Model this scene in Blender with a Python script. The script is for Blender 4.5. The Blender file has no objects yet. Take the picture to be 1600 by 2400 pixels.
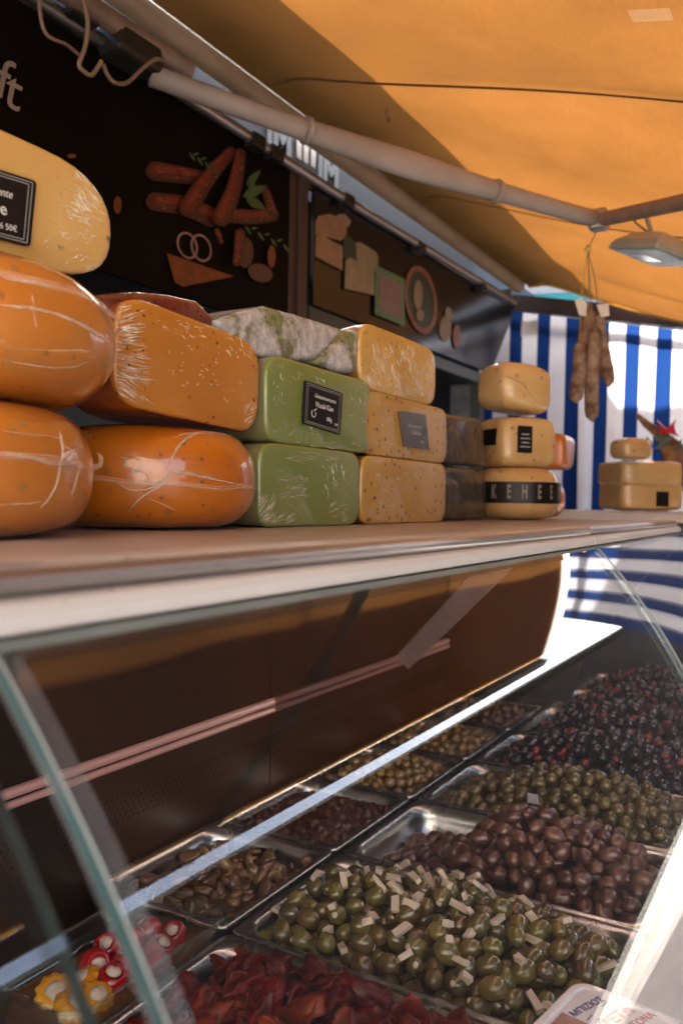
import bpy, math, random
import numpy as np
from mathutils import Vector, Matrix, noise as mnoise

S = bpy.context.scene
COL = S.collection
H = 1.45                                   # eye height above the ground

# ------------------------------------------------------------------ camera
F_PX = 1937.0                              # 18 mm on a 22.3 mm tall frame, photo 1600 x 2400
yc = Vector((1130, 6, -F_PX)).normalized()
zc = Vector((.015, 1, 0)); zc.z = -(yc.x * zc.x + yc.y * zc.y) / yc.z; zc.normalize()
xc = yc.cross(zc)
RW = Matrix((xc, yc, zc))                  # world from camera
cam_d = bpy.data.cameras.new('camera'); cam = bpy.data.objects.new('camera', cam_d); COL.objects.link(cam)
m4 = RW.to_4x4(); m4.translation = (0, 0, H); cam.matrix_world = m4
cam_d.sensor_fit = 'VERTICAL'; cam_d.sensor_height = 22.3; cam_d.lens = 18
cam_d.clip_start = .02; cam_d.clip_end = 500
cam_d.dof.use_dof = True; cam_d.dof.focus_distance = 1.0; cam_d.dof.aperture_fstop = 3.4
S.camera = cam

def ray(px, py):
    return RW @ Vector((px - 800, 1200 - py, -F_PX))
def pt(px, py, **k):
    """world point seen at a photo pixel on the plane x=, y= or z= (z relative to eye height)"""
    d = ray(px, py); (a, v), = k.items(); i = 'xyz'.index(a)
    p = d * (v / d[i]); p.z += H
    return p

# ------------------------------------------------------------------ light
w = bpy.data.worlds.new('World'); S.world = w; w.use_nodes = True
nt = w.node_tree; bg = nt.nodes['Background']
sky = nt.nodes.new('ShaderNodeTexSky'); sky.sky_type = 'NISHITA'; sky.sun_disc = False
SUN = Vector((-.26, .72, .64)).normalized()
sky.sun_elevation = math.asin(SUN.z); sky.sun_rotation = math.atan2(SUN.x, SUN.y)
sky.air_density = 1.0; sky.dust_density = 4.0
nt.links.new(sky.outputs[0], bg.inputs[0]); bg.inputs[1].default_value = .15
sd = bpy.data.lights.new('sun', 'SUN'); sd.energy = 4.5; sd.angle = math.radians(.5); sd.color = (1, .95, .86)
so = bpy.data.objects.new('sun', sd); COL.objects.link(so)
so.rotation_euler = (-SUN).to_track_quat('-Z', 'Y').to_euler(); so.location = (-2, 6, 8)
S.view_settings.view_transform = 'Standard'; S.view_settings.look = 'None'
S.view_settings.exposure = 2.9; S.view_settings.gamma = 1; S.view_settings.use_curve_mapping = False
S.render.engine = 'CYCLES'
S.cycles.use_adaptive_sampling = False; S.cycles.use_denoising = True; S.cycles.max_bounces = 9; S.cycles.transparent_max_bounces = 16
S.cycles.diffuse_bounces = 5; S.cycles.glossy_bounces = 5; S.cycles.sample_clamp_indirect = 6
S.cycles.caustics_reflective = False; S.cycles.caustics_refractive = False

# ------------------------------------------------------------------ materials
def nodes(name):
    m = bpy.data.materials.new(name); m.use_nodes = True
    return m, m.node_tree.nodes, m.node_tree.links
def setp(b, **k):
    for a, v in k.items():
        b.inputs[a.replace('_', ' ')].default_value = v
def c4(c): return (c[0], c[1], c[2], 1)
def ramp(n, l, src, p0, p1, c0, c1):
    r = n.new('ShaderNodeValToRGB'); e = r.color_ramp.elements
    e[0].position, e[0].color, e[1].position, e[1].color = p0, c4(c0), p1, c4(c1)
    l.new(src, r.inputs[0]); return r.outputs[0]
def mixc(n, l, fac, a, b):
    x = n.new('ShaderNodeMix'); x.data_type = 'RGBA'
    for s, v in ((0, fac), (6, a), (7, b)):
        if hasattr(v, 'is_linked'): l.new(v, x.inputs[s])
        else: x.inputs[s].default_value = v if s == 0 else c4(v)
    return x.outputs[2]
def coords(n, l, scale=(1, 1, 1), kind='Object'):
    t = n.new('ShaderNodeTexCoord'); mp = n.new('ShaderNodeMapping'); mp.inputs['Scale'].default_value = scale
    l.new(t.outputs[kind], mp.inputs[0]); return mp.outputs[0]
def ntex(n, l, vec, scale, detail=3, rough=.55):
    t = n.new('ShaderNodeTexNoise'); t.inputs['Scale'].default_value = scale
    t.inputs['Detail'].default_value = detail; t.inputs['Roughness'].default_value = rough
    l.new(vec, t.inputs['Vector']); return t.outputs[0]
def bump(n, l, h, strength, dist=.002):
    b = n.new('ShaderNodeBump'); b.inputs['Strength'].default_value = strength; b.inputs['Distance'].default_value = dist
    l.new(h, b.inputs['Height']); return b.outputs[0]

def plain(name, col, rough=.5, metal=0, *, vary=0,  col2=None, scale=12, bmp=0, bscale=60, coat=0, stretch=(1, 1, 1), **k):
    m, n, l = nodes(name); b = n['Principled BSDF']
    setp(b, Roughness=rough, Metallic=metal, Coat_Weight=coat, **k)
    v = coords(n, l, stretch)
    c2 = col2 or tuple(x * .72 for x in col)
    t = ntex(n, l, v, scale, 4)
    cc = ramp(n, l, t, .35, .68, c2, col)
    if vary:
        oi = n.new('ShaderNodeObjectInfo'); hv = n.new('ShaderNodeHueSaturation')
        for sock, lo, hi in ((2, 1 - vary, 1 + vary), (0, .5 - .03 * vary, .5 + .05 * vary)):
            q = n.new('ShaderNodeMapRange'); q.inputs[3].default_value = lo; q.inputs[4].default_value = hi
            l.new(oi.outputs['Random'], q.inputs[0]); l.new(q.outputs[0], hv.inputs[sock])
        l.new(cc, hv.inputs['Color']); cc = hv.outputs[0]
    l.new(cc, b.inputs['Base Color'])
    r = n.new('ShaderNodeMapRange'); r.inputs[3].default_value = max(.02, rough - .06); r.inputs[4].default_value = min(1, rough + .1)
    l.new(t, r.inputs[0]); l.new(r.outputs[0], b.inputs['Roughness'])
    if bmp: l.new(bump(n, l, ntex(n, l, v, bscale, 4), bmp), b.inputs['Normal'])
    return m

def cheese_mat(name, col, col2, speck=None, speck2=None, dens=.5, sscale=70, wrap=.5, wscale=130, stretch=(1, 1, 3), coatrough=.07, cloud=None):
    """cheese under cling film: speckled paste, film creases in the coat"""
    m, n, l = nodes(name); b = n['Principled BSDF']
    v = coords(n, l)
    c = mixc(n, l, ramp(n, l, ntex(n, l, v, 9, 4), .3, .7, (0, 0, 0), (1, 1, 1)), col2, col)
    if cloud:
        c = mixc(n, l, ramp(n, l, ntex(n, l, v, 22, 5, .7), .52, .7, (0, 0, 0), (.7, .7, .7)), c, cloud)
    for sp, sc, seed in ((speck, sscale, 0), (speck2, sscale * 1.7, 3.3)):
        if not sp: continue
        vo = n.new('ShaderNodeTexVoronoi'); vo.inputs['Scale'].default_value = sc
        mp = n.new('ShaderNodeMapping'); mp.inputs['Location'].default_value = (seed, seed, seed)
        wv = n.new('ShaderNodeVectorMath'); wv.operation = 'ADD'
        nz = n.new('ShaderNodeTexNoise'); nz.inputs['Scale'].default_value = 160
        sc_ = n.new('ShaderNodeVectorMath'); sc_.operation = 'SCALE'; sc_.inputs['Scale'].default_value = .006
        l.new(v, nz.inputs['Vector']); l.new(nz.outputs['Color'], sc_.inputs[0])
        l.new(v, wv.inputs[0]); l.new(sc_.outputs[0], wv.inputs[1])
        l.new(wv.outputs[0], mp.inputs[0]); l.new(mp.outputs[0], vo.inputs['Vector'])
        near = ramp(n, l, vo.outputs['Distance'], .17, .27, (1, 1, 1), (0, 0, 0))
        sepc = n.new('ShaderNodeSeparateColor'); l.new(vo.outputs['Color'], sepc.inputs[0])
        pick = ramp(n, l, sepc.outputs[0], 1 - dens - .02, 1 - dens + .02, (0, 0, 0), (1, 1, 1))
        mm = n.new('ShaderNodeMath'); mm.operation = 'MULTIPLY'; l.new(near, mm.inputs[0]); l.new(pick, mm.inputs[1])
        c = mixc(n, l, mm.outputs[0], c, sp)
    l.new(c, b.inputs['Base Color'])
    setp(b, Roughness=.42, Coat_Weight=1, Coat_Roughness=coatrough, Coat_IOR=1.5, Subsurface_Weight=.12, Subsurface_Scale=.01)
    b.inputs['Subsurface Radius'].default_value = (1, .5, .2)
    vs = coords(n, l, stretch)
    h1 = ntex(n, l, vs, wscale, 3, .6)
    h2 = n.new('ShaderNodeTexNoise'); h2.inputs['Scale'].default_value = 7; l.new(v, h2.inputs['Vector'])
    ms = n.new('ShaderNodeMath'); ms.operation = 'MULTIPLY'
    l.new(ramp(n, l, h2.outputs[0], .46, .62, (.06, .06, .06), (1, 1, 1)), ms.inputs[0]); l.new(h1, ms.inputs[1])
    l.new(bump(n, l, ms.outputs[0], wrap, .006), b.inputs['Coat Normal'])
    l.new(bump(n, l, ntex(n, l, v, 40, 3), .12, .003), b.inputs['Normal'])
    return m

def film_mat(name, col=(.85, .85, .85), alpha=.35, rough=.12):
    m, n, l = nodes(name); b = n['Principled BSDF']
    setp(b, Roughness=rough, Coat_Weight=.5)
    b.inputs['Base Color'].default_value = c4(col)
    v = coords(n, l); t = ntex(n, l, v, 60, 4, .7)
    r = n.new('ShaderNodeMapRange'); r.inputs[1].default_value = .3; r.inputs[2].default_value = .75
    r.inputs[3].default_value = alpha * .25; r.inputs[4].default_value = min(1, alpha * 1.9)
    l.new(t, r.inputs[0]); l.new(r.outputs[0], b.inputs['Alpha'])
    l.new(bump(n, l, t, .6, .004), b.inputs['Normal'])
    return m

def glass_mat(name, tint=(.97, .985, .98), refl=.82, smudge=.03, rough=.003):
    """pane built as a real slab: each face reflects by Fresnel, light passes straight through"""
    m, n, l = nodes(name); n.remove(n['Principled BSDF']); out = n['Material Output']
    g = n.new('ShaderNodeNewGeometry'); mr = n.new('ShaderNodeMapRange')
    mr.inputs[3].default_value = 1.52; mr.inputs[4].default_value = 1 / 1.52
    l.new(g.outputs['Backfacing'], mr.inputs[0])
    fr = n.new('ShaderNodeFresnel'); l.new(mr.outputs[0], fr.inputs[0])
    mu = n.new('ShaderNodeMath'); mu.operation = 'MULTIPLY'; mu.use_clamp = True; mu.inputs[1].default_value = refl
    l.new(fr.outputs[0], mu.inputs[0])
    tr = n.new('ShaderNodeBsdfTransparent'); tr.inputs[0].default_value = c4(tint)
    gl = n.new('ShaderNodeBsdfGlossy'); gl.inputs['Roughness'].default_value = rough
    df = n.new('ShaderNodeBsdfDiffuse'); df.inputs[0].default_value = (.8, .8, .8, 1)
    v = coords(n, l, (1, .25, 1)); t = ntex(n, l, v, 5, 6, .65)
    sm = n.new('ShaderNodeMapRange'); sm.inputs[1].default_value = .45; sm.inputs[2].default_value = .8
    sm.inputs[3].default_value = smudge * .25; sm.inputs[4].default_value = smudge
    l.new(t, sm.inputs[0])
    m1 = n.new('ShaderNodeMixShader'); l.new(sm.outputs[0], m1.inputs[0]); l.new(tr.outputs[0], m1.inputs[1]); l.new(df.outputs[0], m1.inputs[2])
    m2 = n.new('ShaderNodeMixShader'); l.new(mu.outputs[0], m2.inputs[0]); l.new(m1.outputs[0], m2.inputs[1]); l.new(gl.outputs[0], m2.inputs[2])
    l.new(m2.outputs[0], out.inputs[0]); return m

def cloth_mat(name, col, trans=.5, tcol=None, weave=0):
    m, n, l = nodes(name); n.remove(n['Principled BSDF']); out = n['Material Output']
    d = n.new('ShaderNodeBsdfDiffuse'); t = n.new('ShaderNodeBsdfTranslucent')
    v = coords(n, l); tx = ntex(n, l, v, 3.2, 5, .6)
    fine = coords(n, l, (260, 30, 1))
    tf = ntex(n, l, fine, 1, 2)
    k = ramp(n, l, tx, .3, .72, (.72, .72, .72), (1, 1, 1))
    k2 = ramp(n, l, tf, .3, .7, (.9, .9, .9), (1, 1, 1))
    kk = n.new('ShaderNodeMix'); kk.data_type = 'RGBA'; kk.blend_type = 'MULTIPLY'; kk.inputs[0].default_value = 1
    l.new(k, kk.inputs[6]); l.new(k2, kk.inputs[7])
    for sh, c in ((d, col), (t, tcol or col)):
        x = n.new('ShaderNodeMix'); x.data_type = 'RGBA'; x.blend_type = 'MULTIPLY'; x.inputs[0].default_value = 1
        x.inputs[6].default_value = c4(c); l.new(kk.outputs[2], x.inputs[7]); l.new(x.outputs[2], sh.inputs[0])
    ms = n.new('ShaderNodeMixShader'); ms.inputs[0].default_value = trans
    l.new(d.outputs[0], ms.inputs[1]); l.new(t.outputs[0], ms.inputs[2]); l.new(ms.outputs[0], out.inputs[0])
    return m

M = {}
M['pave'] = plain('paving', (.42, .4, .37), .85, col2=(.3, .29, .27), scale=3, bmp=.3, bscale=40)
M['plaster'] = plain('pale_plaster', (.44, .415, .385), .9, col2=(.36, .34, .315), scale=1.5)
M['kerb'] = plain('paving_joint', (.36, .34, .31), .9)
M['shelf'] = plain('shelf_laminate', (.40, .345, .32), .38, col2=(.37, .315, .29), scale=6)
M['band'] = plain('shelf_edge_plastic', (.52, .475, .445), .42, col2=(.43, .39, .365), scale=14)
M['ridge'] = plain('worn_aluminium', (.62, .57, .54), .32, .8, col2=(.45, .4, .38), scale=18, stretch=(1, .1, 1))
M['fascia'] = plain('white_fascia', (.56, .52, .495), .45, col2=(.51, .47, .445), scale=5)
M['scuff'] = plain('dark_scuff', (.12, .09, .08), .8, col2=(.3, .24, .21), scale=300)
M['gasket'] = plain('grey_gasket', (.16, .17, .16), .5)
M['glass'] = glass_mat('counter_glass', refl=1.0, smudge=.006)
M['glass_edge'] = plain('green_glass_edge', (.055, .15, .16), .12, col2=(.02, .07, .08), scale=5, coat=1, Transmission_Weight=.35)
M['edge_pale'] = plain('pale_edge_glint', (.34, .40, .41), .15, col2=(.25, .3, .31))  # highlight along the glass edge, put into the strip's pale colour
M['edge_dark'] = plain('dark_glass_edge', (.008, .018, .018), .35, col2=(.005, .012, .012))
M['trim'] = plain('frosted_edge_strip', (.30, .30, .31), .35, col2=(.26, .26, .27), scale=4, Alpha=.42)
M['clear'] = glass_mat('clear_dish_glass', (.9, .93, .9), 1.6, .02)
M['steel'] = plain('brushed_steel', (.62, .6, .58), .24, 1, col2=(.5, .48, .47), scale=30, stretch=(1, .2, 1))
M['deck'] = plain('dark_steel_deck', (.2, .17, .16), .35, .6)
M['backpanel'] = plain('brown_back_panel', (.022, .014, .011), .3, col2=(.015, .010, .008), scale=2)
M['rail'] = plain('pink_rail', (.62, .36, .33), .35, .3, col2=(.5, .27, .25), scale=20, stretch=(1, .05, 1))
M['lavender'] = plain('lavender_grey_paint', (.42, .36, .38), .4)
M['dark'] = plain('dark_paint', (.018, .016, .016), .5)
M['hole'] = plain('vent_hole', (.01, .008, .008), .9)
M['board'] = plain('black_header_board', (.0035, .0026, .0024), .5, col2=(.005, .0038, .0034), scale=3, coat=.0, Specular_IOR_Level=.04)
M['board2'] = plain('black_gloss_board', (.008, .007, .009), .16, col2=(.011, .010, .013), scale=3, coat=.0, Specular_IOR_Level=.3)
M['wood'] = plain('dark_wood_post', (.045, .022, .017), .5, col2=(.03, .014, .011), scale=10, stretch=(1, 1, .15))
M['green_post'] = plain('green_frame_paint', (.02, .04, .036), .45)
M['alu'] = plain('grey_aluminium', (.4, .37, .35), .32, .85, col2=(.25, .22, .2), scale=12, stretch=(1, .1, 1))
M['tube'] = plain('beige_roller_tube', (.34, .24, .165), .5, col2=(.26, .18, .12), scale=8)
M['sleeve'] = plain('grey_arm_sleeve', (.34, .29, .27), .6, col2=(.27, .22, .2), scale=6, bmp=.2, bscale=20)
M['rust'] = plain('brown_arm_paint', (.2, .12, .09), .55, col2=(.13, .08, .06), scale=20)
M['black_metal'] = plain('black_bracket', (.03, .026, .024), .45, .4)
M['cable'] = plain('tan_cable', (.22, .14, .09), .55)
M['awning'] = cloth_mat('orange_awning_cloth', (.045, .026, .015), .7, (.128, .050, .0115))
M['seam'] = cloth_mat('awning_seam', (.3, .17, .09), .3, (.16, .08, .03))
M['shade_cover'] = cloth_mat('brown_shade_cover', (.10, .065, .045), .6, (.42, .235, .145))
M['sun_spot'] = cloth_mat('painted_sun_spot', (.2, .14, .09), .65, (.15, .075, .03))  # paler cloth colour standing for sun glints on the awning
M['valance'] = cloth_mat('yellow_valance', (.8, .6, .3), .85, (.85, .55, .16))
M['blind_hem'] = cloth_mat('curtain_hem', (.5, .47, .47), .3)
M['grey_panel'] = plain('grey_sheet', (.10, .105, .115), .6, col2=(.07, .075, .085))
M['letter'] = plain('white_letter', (.36, .38, .38), .5, col2=(.3, .3, .3))
M['pinkletter'] = plain('cream_letter', (.24, .18, .16), .6)
M['ink_blue'] = plain('blue_ink', (.05, .05, .2), .5)
M['ink_red'] = plain('red_ink', (.62, .03, .04), .5)
M['white_plastic'] = plain('white_plastic', (.8, .76, .77), .25, col2=(.76, .71, .73), coat=.5)
M['paper'] = plain('white_label', (.85, .8, .82), .35)
M['black_label'] = plain('black_slate_card', (.010, .009, .009), .3, col2=(.014, .012, .012), Specular_IOR_Level=.2)
M['grey_label'] = plain('shiny_grey_card', (.09, .08, .08), .18, col2=(.12, .11, .11), coat=.9, Coat_Roughness=.25)
M['label_line'] = plain('grey_print', (.4, .4, .4), .5)
M['label_text'] = plain('white_print', (.7, .7, .68), .5)
M['film'] = film_mat('cling_film', (.85, .72, .6), .24)
M['film2'] = film_mat('cling_film_thin', (.9, .85, .8), .16)
M['crease'] = film_mat('film_crease_glint', (1, .95, .88), .75, .06)  # near white, so the creases carry the film's highlights in their colour
M['string'] = plain('butcher_string', (.3, .2, .12), .9, col2=(.2, .13, .08), scale=60)
M['string_y'] = plain('yellow_string', (.55, .38, .08), .9)
M['tag'] = plain('paper_tag', (.72, .65, .58), .8, col2=(.62, .55, .48))
M['floodbody'] = plain('floodlight_grey', (.42, .42, .38), .4, .3)
M['floodglass'] = plain('floodlight_glass', (.25, .36, .33), .3, col2=(.4, .5, .47), scale=20)
M['floodrefl'] = plain('floodlight_reflector', (.8, .85, .85), .15, .9)
M['opp_cloth'] = plain('dark_stall_cloth', (.012, .011, .012), .95, Specular_IOR_Level=0)
M['opp_awn'] = plain('dark_green_awning', (.035, .045, .04), .8)
M['neigh'] = cloth_mat('teal_tarp', (.12, .45, .42), .6)
M['neighwall'] = plain('neighbour_van_wall', (.35, .35, .36), .6)
M['red_ribbon'] = plain('red_ribbon', (.7, .02, .03), .4)
M['leafdark'] = plain('dark_herb', (.03, .06, .04), .6, col2=(.06, .09, .08))
M['oil'] = None

def lamp_mat(name, col, e):
    m, n, l = nodes(name); b = n['Principled BSDF']; b.inputs['Base Color'].default_value = (.8, .8, .8, 1)
    b.inputs['Emission Color'].default_value = c4(col); b.inputs['Emission Strength'].default_value = e; return m
M['lamp'] = lamp_mat('rosy_counter_lamp', (1, .66, .55), 2.4)
# food
M['olive'] = plain('green_olive', (.17, .125, .022), .22, col2=(.10, .075, .016), scale=34, coat=.8, Coat_Roughness=.12, Subsurface_Weight=.1, Subsurface_Scale=.004, vary=.3)
M['olive_b'] = plain('green_olive_brown_side', (.19, .105, .026), .24, col2=(.12, .08, .018), scale=26, coat=.8, Coat_Roughness=.12, vary=.3)
M['olive_s'] = plain('small_green_olive', (.20, .13, .026), .22, col2=(.10, .07, .016), scale=36, coat=1, Coat_Roughness=.1)
M['olive_g'] = plain('golden_olive', (.30, .16, .045), .2, col2=(.2, .11, .03), scale=36, coat=1, Coat_Roughness=.08)
M['olive_k'] = plain('brown_olive', (.10, .028, .018), .28, col2=(.165, .062, .04), scale=40, coat=.7, Coat_Roughness=.16, bmp=.3, bscale=150, vary=.3)
M['olive_blk'] = plain('black_olive', (.012, .010, .014), .16, col2=(.035, .02, .028), scale=30, coat=1, Coat_Roughness=.08)
M['olive_red'] = plain('red_pepper_bit', (.32, .02, .02), .25, col2=(.18, .012, .015), coat=.8)
M['stick'] = plain('cream_cheese_stick', (.66, .55, .43), .5, col2=(.58, .46, .34), scale=60, Subsurface_Weight=.2, Subsurface_Scale=.004)
M['tomato'] = plain('dried_tomato', (.17, .008, .002), .42, col2=(.055, .003, .0015), scale=34, bmp=.8, bscale=170, coat=.2, Coat_Roughness=.2, Specular_IOR_Level=.15, vary=.3)
M['mush'] = plain('marinated_mushroom', (.30, .14, .06), .3, col2=(.12, .05, .022), scale=24, coat=.7, vary=.3)
M['paste'] = plain('red_relish', (.13, .032, .02), .35, col2=(.06, .015, .011), scale=60, bmp=.9, bscale=70, coat=.6)
M['brine'] = plain('dark_brine', (.03, .022, .008), .12, col2=(.05, .035, .012), coat=.5)
M['redbrine'] = plain('red_brine', (.045, .012, .008), .12, coat=.5)
M['oilgold'] = plain('golden_oil', (.22, .10, .012), .08, col2=(.14, .03, .008), scale=9, coat=1)
M['pepper'] = plain('red_cherry_pepper', (.42, .008, .012), .16, col2=(.28, .006, .01), coat=1)
M['patty'] = plain('yellow_patty_squash', (.72, .34, .015), .25, col2=(.6, .24, .01), coat=.8)
M['fill'] = plain('white_cheese_filling', (.62, .52, .43), .5, col2=(.5, .4, .32), bmp=.3, bscale=120)
M['salami'] = plain('mould_salami', (.11, .03, .014), .7, col2=(.24, .14, .085), scale=26, bmp=.6, bscale=90)
M['salami2'] = plain('pale_mould_salami', (.33, .235, .165), .75, col2=(.09, .03, .014), scale=30, bmp=.6, bscale=90)
M['meat'] = cheese_mat('cured_meat', (.085, .008, .006), (.15, .022, .016), (.30, .13, .09), (.03, .004, .004), .5, 60, 1.6, 90, (1, .4, 1), cloud=(.22, .075, .05))
M['gouda'] = cheese_mat('orange_wax_wheel', (.50, .175, .022), (.44, .135, .014), (.34, .15, .04), (.3, .1, .03), .3, 50, .4, 22, (1, 1, 1), .06, cloud=(.42, .17, .035))
M['gouda_o'] = cheese_mat('bright_orange_wheel', (.52, .15, .006), (.45, .115, .004), (.35, .12, .02), (.25, .07, .02), .3, 50, .4, 22, (1, 1, 1), .05)
M['chili'] = cheese_mat('orange_pepper_block', (.50, .20, .026), (.44, .16, .018), (.13, .010, .006), (.11, .015, .008), 0.6, 52, .9, 120, (1, .35, 2.2))
M['chili_rind'] = cheese_mat('orange_rind', (.36, .085, .02), (.28, .06, .015), wrap=.4)
M['cream'] = cheese_mat('cream_pepper_block', (.58, .37, .13), (.50, .28, .075), (.03, .015, .012), (.30, .05, .025), 0.55, 44, .9, 130, (1, .5, 3))
M['cream_rind'] = cheese_mat('golden_rind', (.46, .2, .05), (.38, .14, .03), wrap=.6, wscale=30)
M['wasabi'] = cheese_mat('green_wasabi_block', (.195, .24, .068), (.165, .21, .055), (.08, .09, .03), None, .08, 50, .9, 130, (1, 1, 1), .1)
M['wasabi_rind'] = cheese_mat('pale_green_rind', (.30, .26, .14), (.24, .23, .10), wrap=.3)
M['truffle'] = cheese_mat('beige_speckled_block', (.50, .29, .07), (.45, .24, .05), (.075, .04, .02), (.13, .065, .022), 0.44, 42, .6, 110, (1, 1, 1))
M['truffle_w'] = cheese_mat('wrapped_beige_block', (.54, .32, .08), (.46, .25, .05), (.16, .08, .03), (.2, .1, .03), .4, 56, 1.6, 90, (1, 1, .5))
M['truffle_rind'] = cheese_mat('brown_rind', (.34, .17, .05), (.27, .11, .03), wrap=.6)
M['nero'] = cheese_mat('dark_wrapped_block', (.035, .029, .027), (.02, .016, .015), (.14, .11, .09), (.08, .06, .05), .4, 70, 2.4, 80, (1, 1, .6))
M['far'] = cheese_mat('tan_wrapped_block', (.56, .36, .16), (.48, .28, .10), (.25, .14, .06), None, .25, 60, .6, 30)
M['far_o'] = cheese_mat('far_orange_wheel', (.55, .17, .04), (.48, .13, .025), wrap=.2)

def blue_mat():
    m, n, l = nodes('white_green_mould'); b = n['Principled BSDF']; v = coords(n, l)
    t = ntex(n, l, v, 13, 5, .6); t2 = ntex(n, l, v, 70, 4, .7)
    g = mixc(n, l, ramp(n, l, t2, .4, .62, (0, 0, 0), (1, 1, 1)), (.07, .085, .03), (.19, .21, .09))
    wht = mixc(n, l, ramp(n, l, t2, .42, .68, (0, 0, 0), (1, 1, 1)), (.34, .33, .345), (.60, .585, .60))
    l.new(mixc(n, l, ramp(n, l, t, .44, .52, (0, 0, 0), (1, 1, 1)), g, wht), b.inputs['Base Color'])
    setp(b, Roughness=.5, Coat_Weight=1, Coat_Roughness=.12)
    l.new(bump(n, l, ntex(n, l, coords(n, l, (1, 1, 2)), 90, 4, .7), 2.2, .008), b.inputs['Coat Normal'])
    l.new(bump(n, l, t2, .4, .003), b.inputs['Normal']); return m
M['mould'] = blue_mat()

def stripe_mat():
    m, n, l = nodes('blue_white_stripe_cloth'); n.remove(n['Principled BSDF']); out = n['Material Output']
    t = n.new('ShaderNodeTexCoord'); sx = n.new('ShaderNodeSeparateXYZ'); l.new(t.outputs['UV'], sx.inputs[0])
    fr = n.new('ShaderNodeMath'); fr.operation = 'FRACT'; l.new(sx.outputs[0], fr.inputs[0])
    lt = n.new('ShaderNodeMath'); lt.operation = 'LESS_THAN'; lt.inputs[1].default_value = .465; l.new(fr.outputs[0], lt.inputs[0])
    nz = ntex(n, l, coords(n, l), 5, 4)
    wcol = ramp(n, l, nz, .3, .7, (.70, .66, .67), (.80, .77, .78))
    col = mixc(n, l, lt.outputs[0], wcol, (.008, .016, .060))
    tcol = mixc(n, l, lt.outputs[0], wcol, (.012, .042, .17))
    d = n.new('ShaderNodeBsdfDiffuse'); l.new(col, d.inputs[0])
    tr = n.new('ShaderNodeBsdfTranslucent'); l.new(tcol, tr.inputs[0])
    ms = n.new('ShaderNodeMixShader'); ms.inputs[0].default_value = .42
    l.new(d.outputs[0], ms.inputs[1]); l.new(tr.outputs[0], ms.inputs[2]); l.new(ms.outputs[0], out.inputs[0]); return m
M['stripe'] = stripe_mat()

def print_mat(name, a, b_, scale=30, c=None):
    m = plain(name, a, .45, col2=b_, scale=scale); return m
M['p_saus'] = print_mat('sausage_print', (.12, .006, .0045), (.035, .003, .0025), 110)
M['p_saus2'] = print_mat('dark_sausage_print', (.085, .007, .0045), (.028, .003, .0025), 100)
M['p_saus3'] = print_mat('sausage_print_shade', (.04, .0045, .004), (.014, .003, .0025), 90)
M['p_saus4'] = print_mat('sausage_print_light', (.19, .02, .014), (.075, .006, .0045), 140)
M['p_fat'] = print_mat('fat_fleck_print', (.22, .075, .05), (.14, .04, .025), 120)
M['p_slice'] = print_mat('salami_slice_print', (.075, .034, .02), (.035, .014, .009), 140)
M['p_onion'] = print_mat('onion_print', (.26, .15, .15), (.17, .09, .09))
M['p_wedge'] = print_mat('cheese_wedge_print', (.17, .04, .006), (.08, .016, .003), 40)
M['p_leaf'] = print_mat('leaf_print', (.035, .085, .025), (.02, .05, .015), 40)
M['p_bread'] = print_mat('cheese_slice_print', (.30, .17, .10), (.2, .105, .06), 24)
M['p_cream'] = print_mat('cream_print', (.27, .21, .135), (.18, .14, .085), 24)
M['p_green'] = print_mat('green_print', (.08, .2, .09), (.05, .14, .07), 30)
M['p_pink'] = print_mat('pink_print', (.2, .13, .12), (.15, .1, .1), 30)
M['p_dgreen'] = print_mat('dark_green_print', (.02, .04, .035), (.012, .025, .02), 30)
M['p_ring'] = print_mat('orange_ring_print', (.25, .10, .05), (.17, .06, .03), 40)

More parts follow.
